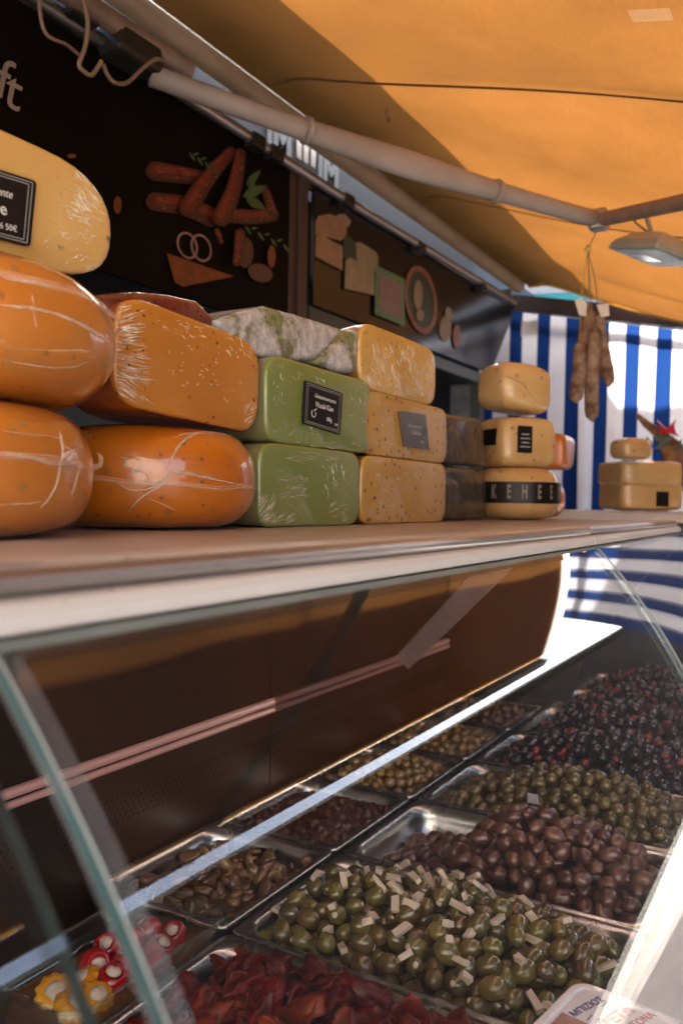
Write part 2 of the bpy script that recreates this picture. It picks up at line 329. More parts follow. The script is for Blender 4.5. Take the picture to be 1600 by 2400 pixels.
# ------------------------------------------------------------------ mesh helpers
class MB:
    def __init__(s): s.v = []; s.f = []; s.sm = []; s.uv = None
    def add(s, vs, fs, smooth=False):
        o = len(s.v); s.v += [tuple(v) for v in vs]
        s.f += [tuple(i + o for i in f) for f in fs]; s.sm += [smooth] * len(fs); return s
    def box(s, c, d, R=None):
        vs = []
        for x in (-.5, .5):
            for y in (-.5, .5):
                for z in (-.5, .5):
                    q = Vector((x * d[0], y * d[1], z * d[2]))
                    if R is not None: q = R @ q
                    vs.append(q + Vector(c))
        return s.add(vs, [(0, 1, 3, 2), (4, 6, 7, 5), (0, 4, 5, 1), (2, 3, 7, 6), (0, 2, 6, 4), (1, 5, 7, 3)])
    def tube(s, pts, r, n=8, cap=True):
        pts = [Vector(p) for p in pts]; k = len(pts); rs = r if isinstance(r, (list, tuple)) else [r] * k
        vs = []; up = None
        for i, p in enumerate(pts):
            t = (pts[min(i + 1, k - 1)] - pts[max(i - 1, 0)]).normalized()
            if up is None: up = Vector((0, 0, 1)) if abs(t.z) < .9 else Vector((1, 0, 0))
            a = t.cross(up).normalized(); b = a.cross(t).normalized(); up = b
            for j in range(n):
                q = 2 * math.pi * j / n
                vs.append(p + rs[i] * (math.cos(q) * a + math.sin(q) * b))
        fs = [(i * n + j, i * n + (j + 1) % n, (i + 1) * n + (j + 1) % n, (i + 1) * n + j) for i in range(k - 1) for j in range(n)]
        s.add(vs, fs, True)
        if cap:
            o = len(s.v) - k * n
            s.f += [tuple(o + j for j in range(n)), tuple(o + (k - 1) * n + j for j in reversed(range(n)))]; s.sm += [False, False]
        return s
    def lathe(s, prof, n=32, a0=0, a1=2 * math.pi, sx=1, sy=1, c=(0, 0, 0)):
        full = abs(a1 - a0 - 2 * math.pi) < 1e-6; m = n if full else n + 1; k = len(prof)
        vs = []
        for j in range(m):
            a = a0 + (a1 - a0) * j / n
            vs += [(c[0] + r * math.cos(a) * sx, c[1] + r * math.sin(a) * sy, c[2] + z) for r, z in prof]
        fs = []
        for j in range(n):
            j2 = (j + 1) % m
            for i in range(k - 1): fs.append((j * k + i, j2 * k + i, j2 * k + i + 1, j * k + i + 1))
        return s.add(vs, fs, True)
    def prism(s, poly, t, nrm=None):
        """planar polygon (3D points) thickened by t along its normal (or nrm)"""
        p = [Vector(q) for q in poly]; k = len(p)
        nn = Vector(nrm) if nrm is not None else (p[1] - p[0]).cross(p[2] - p[0]).normalized()
        vs = p + [q + nn * t for q in p]
        return s.add(vs, [tuple(reversed(range(k))), tuple(range(k, 2 * k))] + [(i, (i + 1) % k, k + (i + 1) % k, k + i) for i in range(k)])
    def loops(s, L, cap0=False, cap1=True, smooth=False):
        n = len(L[0]); vs = [q for lp in L for q in lp]
        fs = [(i * n + j, i * n + (j + 1) % n, (i + 1) * n + (j + 1) % n, (i + 1) * n + j) for i in range(len(L) - 1) for j in range(n)]
        if cap0: fs.append(tuple(reversed(range(n))))
        if cap1: fs.append(tuple((len(L) - 1) * n + j for j in range(n)))
        return s.add(vs, fs, smooth)
    def mesh(s, name, mat):
        me = bpy.data.meshes.new(name); me.from_pydata(s.v, [], s.f); me.polygons.foreach_set('use_smooth', s.sm)
        if mat is not None: me.materials.append(mat)
        me.validate(); me.update(); return me

def link(name, me, parent=None, loc=(0, 0, 0), rot=(0, 0, 0), label=None, kind=None):
    o = bpy.data.objects.new(name, me); COL.objects.link(o)
    if parent: o.parent = parent
    o.location = loc; o.rotation_euler = rot
    if label: o['label'] = label
    if kind: o['kind'] = kind
    return o
def part(name, mb, mat, parent, bevel=0, seg=2, **k):
    o = link(name, mb.mesh(name, M[mat] if isinstance(mat, str) else mat), parent, **k)
    if bevel:
        b = o.modifiers.new('bevel', 'BEVEL'); b.width = bevel; b.segments = seg; b.limit_method = 'ANGLE'; b.angle_limit = math.radians(40)
        b.harden_normals = False
    return o
def tag(o, label, cat, group=None):
    o['label'] = label; o['category'] = cat
    if group: o['group'] = group
    return o
def thing(name, label, cat, loc=(0, 0, 0), rz=0, group=None):
    o = bpy.data.objects.new(name, None); COL.objects.link(o); o.empty_display_size = .05
    o.location = loc; o.rotation_euler = (0, 0, rz); return tag(o, label, cat, group)
def structure(name, mb, mat):
    o = link(name, mb.mesh(name, M[mat])); o['kind'] = 'structure'; return o
def world(parent, p):
    """world point into the (rotated) frame of a thing"""
    return parent.rotation_euler.to_matrix().transposed() @ (Vector(p) - parent.location)

def text_mesh(s, size, shear=0, bold=0, extrude=.0002):
    c = bpy.data.curves.new('txt', 'FONT'); c.body = s; c.size = size; c.align_x = 'CENTER'; c.align_y = 'CENTER'
    c.shear = shear; c.offset = bold; c.extrude = extrude; c.resolution_u = 3
    o = bpy.data.objects.new('txt', c); COL.objects.link(o)
    dg = bpy.context.evaluated_depsgraph_get(); me = bpy.data.meshes.new_from_object(o.evaluated_get(dg))
    bpy.data.objects.remove(o); bpy.data.curves.remove(c); return me
def text(s, size, mat, parent, origin, u, v, name='lettering', shear=0, bold=0, xs=1):
    """text in a parent's frame: origin = centre, u reading direction, v up"""
    me = text_mesh(s, size, shear, bold); me.name = name; me.materials.clear(); me.materials.append(M[mat])
    u = Vector(u).normalized(); v = Vector(v).normalized(); n_ = u.cross(v)
    mt = Matrix((u * xs, v, n_)).transposed().to_4x4(); mt.translation = Vector(origin)
    me.transform(mt); return link(name, me, parent)

def rrect(x0, x1, y0, y1, r, z, n=5):
    L = []
    for cx, cy, a in ((x1 - r, y1 - r, 0), (x0 + r, y1 - r, 90), (x0 + r, y0 + r, 180), (x1 - r, y0 + r, 270)):
        for i in range(n + 1):
            q = math.radians(a + 90 * i / n); L.append(Vector((cx + r * math.cos(q), cy + r * math.sin(q), z)))
    return L

# ================================================================== SETTING
g = MB()
g.add([(-60, -60, 0), (60, -60, 0), (60, 60, 0), (-60, 60, 0)], [(0, 1, 2, 3)])
ground = structure('ground', g, 'kerb')
slab = MB().box((0, 0, .004), (.395, .395, .008)).mesh('paving_stone', M['pave'])
for i in range(5):
    for j in range(22):
        link('paving_stone', slab, ground, (.30 + .4 * i, -1.4 + .4 * j + (.2 if i % 2 else 0), 0))

# ---- the stall opposite (mirrored in the counter glass)
op = thing('market_stall', 'dark covered stall across the sunny aisle, mirrored in the counter glass', 'stall', (2.2, 2, 0))
part('front_tarp', MB().box((.0, 18.3, .5 * (H + 1.2)), (.6, 40, H + 1.2)), 'opp_cloth', op)
part('back_wall', MB().box((1.4, 18.3, 1.55), (.05, 40, 3.1)), 'opp_cloth', op)
part('awning_cloth', MB().prism([(-.3, -1.7, H + 1.34), (1.5, -1.7, H + 1.5), (1.5, 38, H + 1.5), (-.3, 38, H + 1.34)], .03), 'opp_awn', op)
for y in (-1.6, 3.4, 8.4):
    part('post', MB().box((-.26, y, 1.3), (.05, .05, 2.6)), 'opp_awn', op)

hs_ = thing('bounce_house_front', 'unseen pale house front added behind the viewer to bounce sunlight', 'house', (0, -7, 0))
part('wall', MB().box((1.5, -.2, 4), (22, .4, 8)), 'plaster', hs_)  # unseen wall added as sunlit fill, bouncing neutral light into the stall
part('roof', MB().prism([(-9.6, .25, 8), (12.6, .25, 8), (12.6, -2.5, 9.6), (-9.6, -2.5, 9.6)], .2), 'wood', hs_)
for i in range(7):
    for z in (1.6, 4.4, 6.6):
        wf = part('window', MB().box((-7.5 + 3 * i, .03, z), (1.1, .06, 1.5)), 'band', hs_); part('pane', MB().box((-7.5 + 3 * i, .065, z), (.9, .01, 1.3)), 'hole', wf)

# ---- neighbours beyond the curtain
nb = thing('market_van', 'unseen grey market van beyond the striped curtain, placed to shade it', 'van', (-1.9, 6.2, 0))
part('body', MB().box((.3, .6, (H + 2.43) / 2), (3.4, 1.4, H + 2.43)), 'neighwall', nb, bevel=.05)  # unseen body, sized so its top edge shades the lower curtain
part('shade_board', MB().box((-1.3, 0.0, H + 2.76), (3.0, .12, .68)), 'neighwall', nb, bevel=.05)  # thin board added to keep sun off the curtain's left side
nt_ = thing('tarpaulin', 'teal tarpaulin roof glimpsed above the brown beam at the far end', 'tarpaulin', (-1.0, 4.2, 0))
part('sheet', MB().prism([(-.8, 0, H + 1.07), (-.12, 0, H + 1.02), (-.12, 1.2, H + 1.36), (-.8, 1.2, H + 1.4)], .01), 'neigh', nt_)

# ---- stall roof box that shades the rear of the awning
rf = thing('stall_roof', 'boxed eave above the awning, grey with white lettering behind the roller', 'roof', (-1.4, 2.5, 0))
part('eave_box', MB().box((.145, -1.275, H + 1.31), (.404, 5.85, .1)), 'dark', rf, bevel=.01)
part('sign_panel', MB().box((-.19, 1.25, H + 1.17), (.03, 4.9, .26)), 'grey_panel', rf)
for px, py in ((655, 327), (770, 404)):
    p = world(rf, pt(px, py, x=-1.57))
    text('IM', .135, 'letter', rf, p, (0, 1, 0), (0, 0, 1), bold=.006, xs=1.05)
for px, py in ((700, 352), (716, 362), (733, 372)):
    p = world(rf, pt(px, py, x=-1.572))
    part('lettering', MB().box(p, (.004, .03, .06)), 'alu', rf)

# ---- inside of the stall behind the counter
bw = thing('stall_interior', 'dim back of the stall with dark boards under the header', 'stall wall', (-2.6, 2, 0))
part('back_wall', MB().box((0, 0, 1.25), (.05, 9, 2.5)), 'dark', bw)
part('ceiling_board', MB().box((.6, 0, H + .95), (1.2, 9, .03)), 'dark', bw)
for y, z, sy, sz, mt_ in ((.5, 1.86, .62, .30, 'grey_panel'), (1.45, 1.72, .5, .36, 'grey_panel'), (-.6, 1.9, .5, .26, 'dark')):
    part('notice_board', MB().box((.05, y, z), (.02, sy, sz)), mt_, bw)
part('shelf_board', MB().box((.2, 0, 1.25), (.3, 8, .04)), 'wood', bw)
for i, (px, x0) in enumerate(((683, -1.32), (1120, -1.32))):
    p = pt(px, 800, x=x0)
    gp = thing('frame_post', ('green painted post under the joint of the two header boards', 'green painted post behind the tall tan cheese pile')[i], 'post', (x0, p.y, 0), 0, 'green posts of the stall')
    part('shaft', MB().box((0, 0, (H + .56) / 2), (.05, .05, H + .56)), 'green_post', gp, bevel=.004)

# ================================================================== HEADER BOARDS
BX = -1.25
def flat(parent, name, pts, mat, off=.002):
    q = [world(parent, Vector((BX + .012 + off, p.y, p.z))) for p in pts]
    a = q[0]; nn = (q[1] - a).cross(q[2] - a)
    if nn.x < 0: q.reverse()
    return part(name, MB().prism(q, .0012, (1, 0, 0)), mat, parent)
def pxs(L): return [pt(x, y, x=BX) for x, y in L]
def capsule(a, b, w0, w1, n=6, bend=0):
    a, b = Vector(a), Vector(b); d = (b - a).normalized(); nrm = Vector((-d.y, d.x)); out = []
    K = 5
    mid = [(a.lerp(b, k / K) + nrm * bend * math.sin(math.pi * k / K), w0 + (w1 - w0) * k / K) for k in range(K + 1)]
    out += [tuple(p + nrm * w / 2) for p, w in mid]
    for i in range(1, n): q = math.pi / 2 - math.pi * i / n; out.append(tuple(b + (d * math.cos(q) + nrm * math.sin(q)) * w1 / 2))
    out += [tuple(p - nrm * w / 2) for p, w in reversed(mid)]
    for i in range(1, n): q = -math.pi / 2 - math.pi * i / n; out.append(tuple(a + (d * math.cos(q) + nrm * math.sin(q)) * w0 / 2))
    return out
def ell(cx_, cy_, rx, ry, n=20, tilt=0): return [(cx_ + rx * math.cos(2 * math.pi * i / n) - tilt * ry * math.sin(2 * math.pi * i / n), cy_ + ry * math.sin(2 * math.pi * i / n)) for i in range(n)]
def leaf(a, b, w_):
    a, b = Vector(a), Vector(b); d = b - a; nrm = Vector((-d.y, d.x)).normalized(); ks = (.0, .2, .45, .75, 1)
    ws = (.05, .7, 1, .6, .02)
    return [tuple(a + d * k + nrm * w_ * q / 2) for k, q in zip(ks, ws)] + [tuple(a + d * k - nrm * w_ * q / 2) for k, q in reversed(list(zip(ks, ws)))]
def ring(parent, cx_, cy_, rx, ry, t, mat, off=.002, n=24, name='onion_ring'):
    mb = MB(); vs = []
    for i in range(n):
        q = 2 * math.pi * i / n
        for k in (1, 1 - t):
            p = pt(cx_ + rx * k * math.cos(q) + .25 * rx * k * math.sin(q), cy_ + ry * k * math.sin(q), x=BX)
            for xo in (off, off + .0012): vs.append(world(parent, Vector((BX + .012 + xo, p.y, p.z))))
    fs = []
    for i in range(n):
        a = i * 4; b = ((i + 1) % n) * 4
        fs += [(a + 1, b + 1, b + 3, a + 3), (a, a + 2, b + 2, b), (a, b, b + 1, a + 1), (a + 2, a + 3, b + 3, b + 2)]
    return part(name, mb.add(vs, fs), mat, parent)

hb = thing('header_board', 'black header board printed with red sausages, onion rings and an orange wedge', 'sign', (BX, .6, H + .45))
part('panel', MB().prism([(0, -2.4, .0), (0, 1.27, .0), (0, 1.25, .43), (0, -2.4, .40)], .012, (1, 0, 0)), 'board', hb)
for i, (a, b, w0, w1, bd, mt_) in enumerate((
        ((352, 404), (462, 420), 46, 34, 0, 'p_saus2'), ((350, 476), (482, 512), 44, 46, -8, 'p_saus2'),
        ((526, 508), (622, 506), 34, 34, 4, 'p_saus2'), ((606, 452), (622, 500), 18, 22, 0, 'p_saus2'),
        ((522, 362), (424, 490), 28, 48, 6, 'p_saus'), ((543, 366), (500, 512), 26, 46, -8, 'p_saus'),
        ((541, 552), (534, 618), 24, 20, 0, 'p_saus'), ((484, 545), (494, 572), 12, 10, 0, 'p_saus2'))):
    flat(hb, 'printed_sausage', pxs(capsule(a, b, w0, w1, bend=bd)), 'p_saus3', .002 + .0022 * i)
    A_, B_ = Vector(a), Vector(b)
    for sc_, sh_, mm_, o_ in ((.74, -.06, mt_, .0007), (.34, -.14, 'p_saus4', .0014)):
        n_ = Vector((-(B_ - A_).y, (B_ - A_).x)).normalized(); n_ = n_ if n_.y < 0 else -n_
        off_ = n_ * (-sh_ * max(w0, w1)); ins = (B_ - A_).normalized() * min(w0, w1) * .1
        flat(hb, 'printed_sausage', pxs(capsule(A_ + off_ + ins, B_ + off_ - ins, w0 * sc_, w1 * sc_, bend=bd)), mm_, .002 + .0022 * i + o_)
    rf_ = random.Random(i); D_ = B_ - A_; N_ = Vector((-D_.y, D_.x)).normalized()
    for mm_, cnt, o_ in (('p_fat', 16, .0021), ('p_saus3', 14, .0018)):
        mb = MB()
        for k in range(cnt):
            c_ = A_ + D_ * rf_.uniform(.03, .97) + N_ * ((w0 + w1) / 2 * rf_.uniform(-.36, .36)); w_ = rf_.uniform(1.2, 3.2); a_ = rf_.uniform(0, 3)
            q_ = [pt(c_.x + w_ * math.cos(a_ + t) * rf_.uniform(.7, 1.6), c_.y + w_ * math.sin(a_ + t) * rf_.uniform(.5, 1.1), x=BX) for t in (0, 1.2, 2.4, 3.7, 5)]
            mb.prism([world(hb, Vector((BX + .012 + .002 + .0022 * i + o_, v.y, v.z))) for v in q_], .0008, (1, 0, 0))
        part('printed_fleck', mb, mm_, hb, kind='stuff')
flat(hb, 'printed_slice', pxs(ell(562, 594, 19, 36)), 'p_slice', .004)
flat(hb, 'printed_slice', pxs(ell(596, 642, 28, 22, tilt=-.3)), 'p_slice', .006)
flat(hb, 'printed_slice', pxs(ell(621, 604, 9, 26)), 'p_wedge', .008)
flat(hb, 'printed_wedge', pxs([(378, 596), (455, 622), (535, 650), (416, 674), (397, 664)]), 'p_wedge', .004)
ring(hb, 426, 578, 24, 32, .16, 'p_onion', .004); ring(hb, 457, 584, 24, 33, .16, 'p_onion', .006)
for i, (a, b, w_) in enumerate((((556, 440), (588, 404), 18), ((546, 466), (602, 440), 26), ((552, 470), (598, 494), 22), ((560, 456), (570, 430), 16))):
    flat(hb, 'printed_leaf', pxs(leaf(a, b, w_)), 'p_leaf', .016 + .0015 * i)
for a, b, k in (((416, 365), (464, 398), 1), ((548, 535), (632, 578), 2)):
    for i in range(7):
        t = i / 6; q = Vector(a).lerp(Vector(b), t); s_ = 1 if i % 2 else -1
        flat(hb, 'printed_leaf', pxs(leaf(tuple(q), (q.x + 14, q.y - 12 * s_ + 8), 6)), 'p_leaf', .022 + .0014 * i)
flat(hb, 'printed_slice', pxs(ell(262, 484, 9, 20)), 'p_wedge', .004)
flat(hb, 'printed_slice', pxs(ell(155, 370, 10, 5)), 'p_wedge', .004)
# lettering at the left edge of the frame
pl = world(hb, Vector((BX + .016, pt(12, 216, x=BX).y, pt(12, 216, x=BX).z)))
text('t', .105, 'pinkletter', hb, pl, (0, 1, 0), (0, 0, 1), shear=.2)
pl = world(hb, Vector((BX + .016, pt(-13, 212, x=BX).y, pt(-13, 190, x=BX).z)))
text('f', .105, 'pinkletter', hb, pl, (0, 1, 0), (0, 0, 1), shear=.2)

wp = thing('timber_post', 'dark wooden upright between the two black header boards', 'post', (BX - .01, 1.905, 0))
part('shaft', MB().box((0, -.035, H + .69), (.05, .09, .44)), 'wood', wp, bevel=.004)
part('cover_strip', MB().box((.028, -.03, H + .69), (.012, .03, .42)), 'wood', wp, bevel=.003)
h2 = thing('header_board', 'glossy black header board printed with pale cheeses, catching daylight at its far end', 'sign', (BX, 1.95, H + .55))
part('panel', MB().prism([(0, 0, .0), (0, 1.42, .012), (0, 1.68, .30), (0, 1.66, .345), (0, 0, .33)], .012, (1, 0, 0)), 'board2', h2)
part('bottom_rail', MB().box((.0, .7, -.03), (.03, 1.45, .045)), 'green_post', h2, bevel=.004)
flat(h2, 'printed_cheese', pxs([(780, 505), (798, 503), (812, 520), (806, 535), (784, 530)]), 'p_cream', .002)
flat(h2, 'printed_cheese', pxs([(728, 520), (735, 508), (760, 504), (785, 512), (801, 532), (800, 552), (788, 566), (727, 552)]), 'p_bread', .004)
flat(h2, 'printed_cheese', pxs([(727, 556), (738, 553), (790, 580), (789, 636), (726, 604)]), 'p_bread', .006)
flat(h2, 'printed_cheese', pxs([(794, 556), (808, 556), (824, 572), (824, 612), (794, 606)]), 'p_dgreen', .003)
flat(h2, 'printed_cheese', pxs([(822, 570), (832, 570), (868, 592), (874, 604), (874, 642), (824, 618)]), 'p_cream', .005)
flat(h2, 'printed_cheese', pxs([(796, 612), (806, 606), (864, 636), (864, 694), (794, 678)]), 'p_cream', .007)
flat(h2, 'printed_box', pxs([(866, 624), (934, 656), (934, 766), (864, 738)]), 'p_green', .009)
flat(h2, 'printed_window', pxs([(874, 642), (926, 666), (926, 750), (872, 728)]), 'p_pink', .011)
flat(h2, 'printed_disc', pxs(ell(975, 704, 34, 76, tilt=-.1)), 'p_dgreen', .003)
ring(h2, 975, 704, 37, 80, .17, 'p_ring', .005, name='printed_ring')
flat(h2, 'printed_figure', pxs(ell(968, 692, 11, 34)), 'p_cream', .006)
flat(h2, 'printed_figure', pxs(ell(972, 740, 9, 14)), 'p_cream', .007)
flat(h2, 'printed_cheese', pxs(ell(1034, 772, 14, 30)), 'p_cream', .003)
flat(h2, 'printed_cheese', pxs(ell(1040, 738, 8, 16)), 'p_cream', .005)
flat(h2, 'printed_cheese', pxs(ell(1060, 790, 9, 28)), 'p_ring', .005)

# silver rail along the header
sr = thing('silver_rail', 'long worn aluminium rail running along the top of the header boards', 'rail', (-1.225, 2, H + .885))
part('rail_tube', MB().tube([(0, -2.4, 0), (0, .2, 0), (0, 1.62, .03)], .014, 10), 'alu', sr)
part('rail_backing', MB().box((-.03, -.4, .01), (.012, 4.0, .05)), 'alu', sr)
for y in (-.35, -.27, .1, .6, 1.2):
    part('rail_clip', MB().box((.0, y, -.004), (.036, .05, .034)), 'black_metal', sr, bevel=.003)

# ================================================================== AWNING
AX0, AX1, AY0, AY1 = -1.2, .555, -.45, 3.74
def awz(x): return H + .669 - .293 * x
SEAMS = [-.05, .8, 1.66, 2.51, 3.3]
aw = thing('awning', 'orange cloth awning on folding arms, its outer part glowing in the sun', 'awning', (-1.2, 1.4, H + 1.0))
def cloth(x, y):
    t = (x - AX0) / (AX1 - AX0)
    k = min(range(len(SEAMS)), key=lambda i: abs(SEAMS[i] - y)); dd = abs(SEAMS[k] - y)
    b_ = math.sin(math.pi * min(1, max(0, t)))
    sag = -.05 * b_ * (1 + .45 * math.sin(y * 2.1 + .5))
    sag += b_ * (.012 * math.sin(y * 5.3 + 2.2 * x) + .008 * math.sin(y * 11 - 4 * x))
    sag -= .05 * math.exp(-((y - 2.95) / .28) ** 2) * b_
    sag += .012 * math.exp(-(dd / .05) ** 2) * b_
    sag -= .040 * max(0, 1 - (x - AX0) / .12) ** 2
    return Vector((x, y, awz(x) + .03 + sag))
mb = MB(); NX, NY = 30, 110
vs = [cloth(AX0 + (AX1 - AX0) * i / NX, AY0 + (AY1 - AY0) * j / NY) for i in range(NX + 1) for j in range(NY + 1)]
SUN_SPOTS = [tuple(cloth(q_.x, q_.y).xy) for q_ in [pt(a_, b_, x=-.25) for a_, b_ in ((1494, 22), (1503, 52))]]
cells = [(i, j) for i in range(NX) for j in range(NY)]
def in_sun_spot(i, j):
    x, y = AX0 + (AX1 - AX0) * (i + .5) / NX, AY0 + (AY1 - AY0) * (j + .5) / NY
    return any(abs(x - a_) < .03 and abs(y - b_) < .019 for a_, b_ in SUN_SPOTS)
quad = lambda i, j: (i * (NY + 1) + j, i * (NY + 1) + j + 1, (i + 1) * (NY + 1) + j + 1, (i + 1) * (NY + 1) + j)
mb.add([world(aw, v) for v in vs], [quad(i, j) for i, j in cells if not in_sun_spot(i, j)], True)
part('sun_spot_cloth', MB().add([world(aw, v) for v in vs], [quad(i, j) for i, j in cells if in_sun_spot(i, j)], True), 'sun_spot', aw)  # sun spots painted as paler cells of the cloth
part('awning_cloth', mb, 'awning', aw)
for y in SEAMS[:4]:
    mb = MB(); vs = []
    for i in range(41):
        x = AX0 + .03 + (AX1 - AX0 - .03) * i / 40
        for dy in (-.007, .007):
            c_ = cloth(x, y + dy); c_.z -= .004; vs.append(world(aw, c_))
    mb.add(vs, [(2 * i, 2 * i + 1, 2 * i + 3, 2 * i + 2) for i in range(40)], True)
    part('sewn_seam', mb, 'seam', aw)
mb = MB()
for sgn in (0, 1):
    pass
ez = awz(AX1) + .03
part('valance_strip', MB().prism([world(aw, (AX1, AY0, ez)), world(aw, (AX1 + .016, AY0, ez - .003)), world(aw, (AX1 + .016, AY1, ez - .003)), world(aw, (AX1, AY1, ez))], .0015), 'valance', aw)
cv = thing('tarpaulin', 'unseen brown cover added over the outer part of the orange awning to shade it', 'tarpaulin', (.28, 1.6, H + .65))
mb = MB(); vs = []
for i in range(13):
    for j in range(41):
        x = .0 + .56 * i / 12; y = AY0 + (AY1 - AY0) * j / 40; v = cloth(x, y); v.z += .012 + .004 * math.sin(y * 13 + x * 7); vs.append(world(cv, v))
mb.add(vs, [(i * 41 + j, i * 41 + j + 1, (i + 1) * 41 + j + 1, (i + 1) * 41 + j) for i in range(12) for j in range(40)], True)
part('sheet', mb, 'shade_cover', cv)  # unseen sheet added to shade the awning and darken its reflection
part('front_bar', MB().box(world(aw, (AX1 + .04, (AY0 + AY1) / 2, ez - .022)), (.045, AY1 - AY0, .05)), 'black_metal', aw, bevel=.008)
part('roller_tube', MB().tube([world(aw, (-1.2, -.9, H + .982)), world(aw, (-1.2, 3.6, H + .978))], .029, 16), 'tube', aw)
part('cloth_edge', MB().tube([world(aw, cloth(AX0 + (AX1 - AX0) * i / 20, AY1)) for i in range(21)], .008, 6), 'valance', aw)
sh = pt(352, 176, x=-1.2); el = pt(1402, 516, x=-.546); a2 = pt(1600, 474, x=-.295)
dirv = (a2 - el); fb = el + dirv * ((AX1 - el.x) / dirv.x)
K = 14
pts = [sh.lerp(el, k / K) + Vector((0, 0, -.014 * math.sin(math.pi * k / K))) for k in range(K + 1)]
mb = MB()
arm_d = (el - sh).normalized(); side = Vector((0, 0, 1)).cross(arm_d).normalized()
L = []
for k, p in enumerate(pts):
    h_ = .022 + .012 * math.exp(-((k / K - .5) / .18) ** 2)
    L.append([world(aw, p + side * (.02 * math.cos(q)) * 1.1 + Vector((0, 0, h_ * math.sin(q)))) for q in [2 * math.pi * j / 12 for j in range(12)]])
part('arm_sleeve', mb.loops(L, True, True, True), 'sleeve', aw)
for k in (4, 10):
    part('arm_band', MB().tube([world(aw, pts[k] - arm_d * .006), world(aw, pts[k] + arm_d * .006)], .030, 12), 'sleeve', aw)
part('outer_arm', MB().tube([world(aw, el), world(aw, el.lerp(fb, .4)), world(aw, fb)], .019, 10), 'rust', aw)
part('arm_elbow', MB().box(world(aw, el), (.05, .05, .055)), 'alu', aw, bevel=.008)
part('arm_shoulder', MB().box(world(aw, sh + Vector((-.005, -.05, .03))), (.07, .12, .07)), 'black_metal', aw, bevel=.012)
# second pair of arm, near the camera end
sh2 = Vector((-1.2, .95, H + .88)); el2 = Vector((-.55, .05, H + .74)); fb2 = Vector((AX1, .9, awz(AX1) - .03))
part('arm_sleeve', MB().tube([world(aw, sh2), world(aw, el2)], .024, 10), 'rust', aw)
part('outer_arm', MB().tube([world(aw, el2), world(aw, fb2)], .02, 10), 'black_metal', aw)
for y, z in ((1.08, .93), (.86, .955), (.6, .94)):
    part('wall_bracket', MB().box(world(aw, (-1.215, y, H + z)), (.06, .07, .10)), 'black_metal', aw, bevel=.01)
part('bracket_bar', MB().tube([world(aw, (-1.19, .7, H + .90)), world(aw, (-1.19, 1.36, H + .915))], .022, 10), 'rust', aw)
hk = pt(905, 270, x=-.93)
part('wire_hook', MB().tube([world(aw, hk + Vector((0, 0, .02))), world(aw, hk), world(aw, hk + Vector((0, .012, -.012))), world(aw, hk + Vector((0, .018, .002)))], .0025, 6), 'rust', aw)

# cables at the bracket
def cable(name, label, px, x, r, mat='cable'):
    P_ = [pt(a, b, x=x) for a, b in px]; t = thing(name, label, 'cable', P_[0])
    q = []
    for i in range(len(P_) - 1):
        p0, p1, p2, p3 = P_[max(0, i - 1)], P_[i], P_[i + 1], P_[min(len(P_) - 1, i + 2)]
        for k in range(6):
            u = k / 6; q.append(.5 * ((2 * p1) + (p2 - p0) * u + (2 * p0 - 5 * p1 + 4 * p2 - p3) * u * u + (3 * p1 - p0 - 3 * p2 + p3) * u ** 3))
    q.append(P_[-1])
    part('cord', MB().tube([world(t, v) for v in q], r, 8), mat, t); return t
cable('electric_cable', 'brown cable looping down in a sharp bend from the awning bracket', [(190, -25), (206, 50), (200, 110), (186, 150), (198, 168), (215, 176), (228, 160), (238, 144)], -1.16, .0042)
cable('electric_cable', 'brown cable hanging in a round loop beside the arm shoulder', [(243, 150), (252, 175), (270, 194), (298, 194), (330, 165), (362, 140), (385, 142)], -1.17, .0040)
cable('electric_cable', 'thin dark cable drooping nearest the left top corner', [(92, -20), (96, 40), (108, 78), (130, 94), (155, 104), (185, 128)], -1.18, .0036, 'rust')

# beam at the far end
b0 = pt(1185, 708, y=3.8); b1 = pt(1640, 755, y=3.8)
bm = thing('brown_beam', 'brown beam sloping across the far end above the striped curtain', 'beam', (b0.x, 3.8, b0.z))
d_ = world(bm, b1)
L = [[Vector((0, a, b)) + d_ * k for a, b in ((-.025, -.036), (.025, -.036), (.025, .036), (-.025, .036))] for k in (0, 1)]
part('bar', MB().loops(L, True, True), 'wood', bm)
part('clamp', MB().box((.01, -.03, .0), (.07, .04, .10)), 'black_metal', bm, bevel=.006)
part('clamp', MB().box(tuple(d_ * .86), (.10, .07, .06)), 'wood', bm, bevel=.01)

# striped curtain
cu = thing('striped_curtain', 'blue and white striped cloth closing the far end, sunlit on its upper right', 'curtain', (-.5, 3.9, 0))
mb = MB(); NX, NZ = 150, 24; x0, x1 = -1.5, .35; vs = []
for i in range(NX + 1):
    for j in range(NZ + 1):
        x = x0 + (x1 - x0) * i / NX; zt = H + .945 - .215 * (x + 1.349); z = zt + (.35 - zt) * j / NZ
        k = min(1, j / NZ * 1.6 + .15)
        y = .022 * k * math.sin(x * 23 + 1.2 * math.sin(x * 7)) + .012 * k * math.sin(x * 51 + j * .15)
        vs.append((x + .5 + .02 * (1 - j / NZ) - .01 + .008 * k * math.sin(x * 11), y, z))
mb.add(vs, [(i * (NZ + 1) + j, (i + 1) * (NZ + 1) + j, (i + 1) * (NZ + 1) + j + 1, i * (NZ + 1) + j + 1) for i in range(NX) for j in range(NZ)], True)
me = mb.mesh('cloth', M['stripe']); uv = me.uv_layers.new(name='UV')
for lp in me.loops:
    i, j = divmod(lp.vertex_index, NZ + 1)
    uv.data[lp.index].uv = ((x0 + (x1 - x0) * i / NX + 1.349) / .1365, j / NZ)
link('cloth', me, cu)
mb = MB(); vs = []
for i in range(41):
    x = -1.5 + 1.85 * i / 40; zt = H + .945 - .215 * (x + 1.349)
    vs += [(x + .5, .05, zt), (x + .5, .05, zt - .045)]
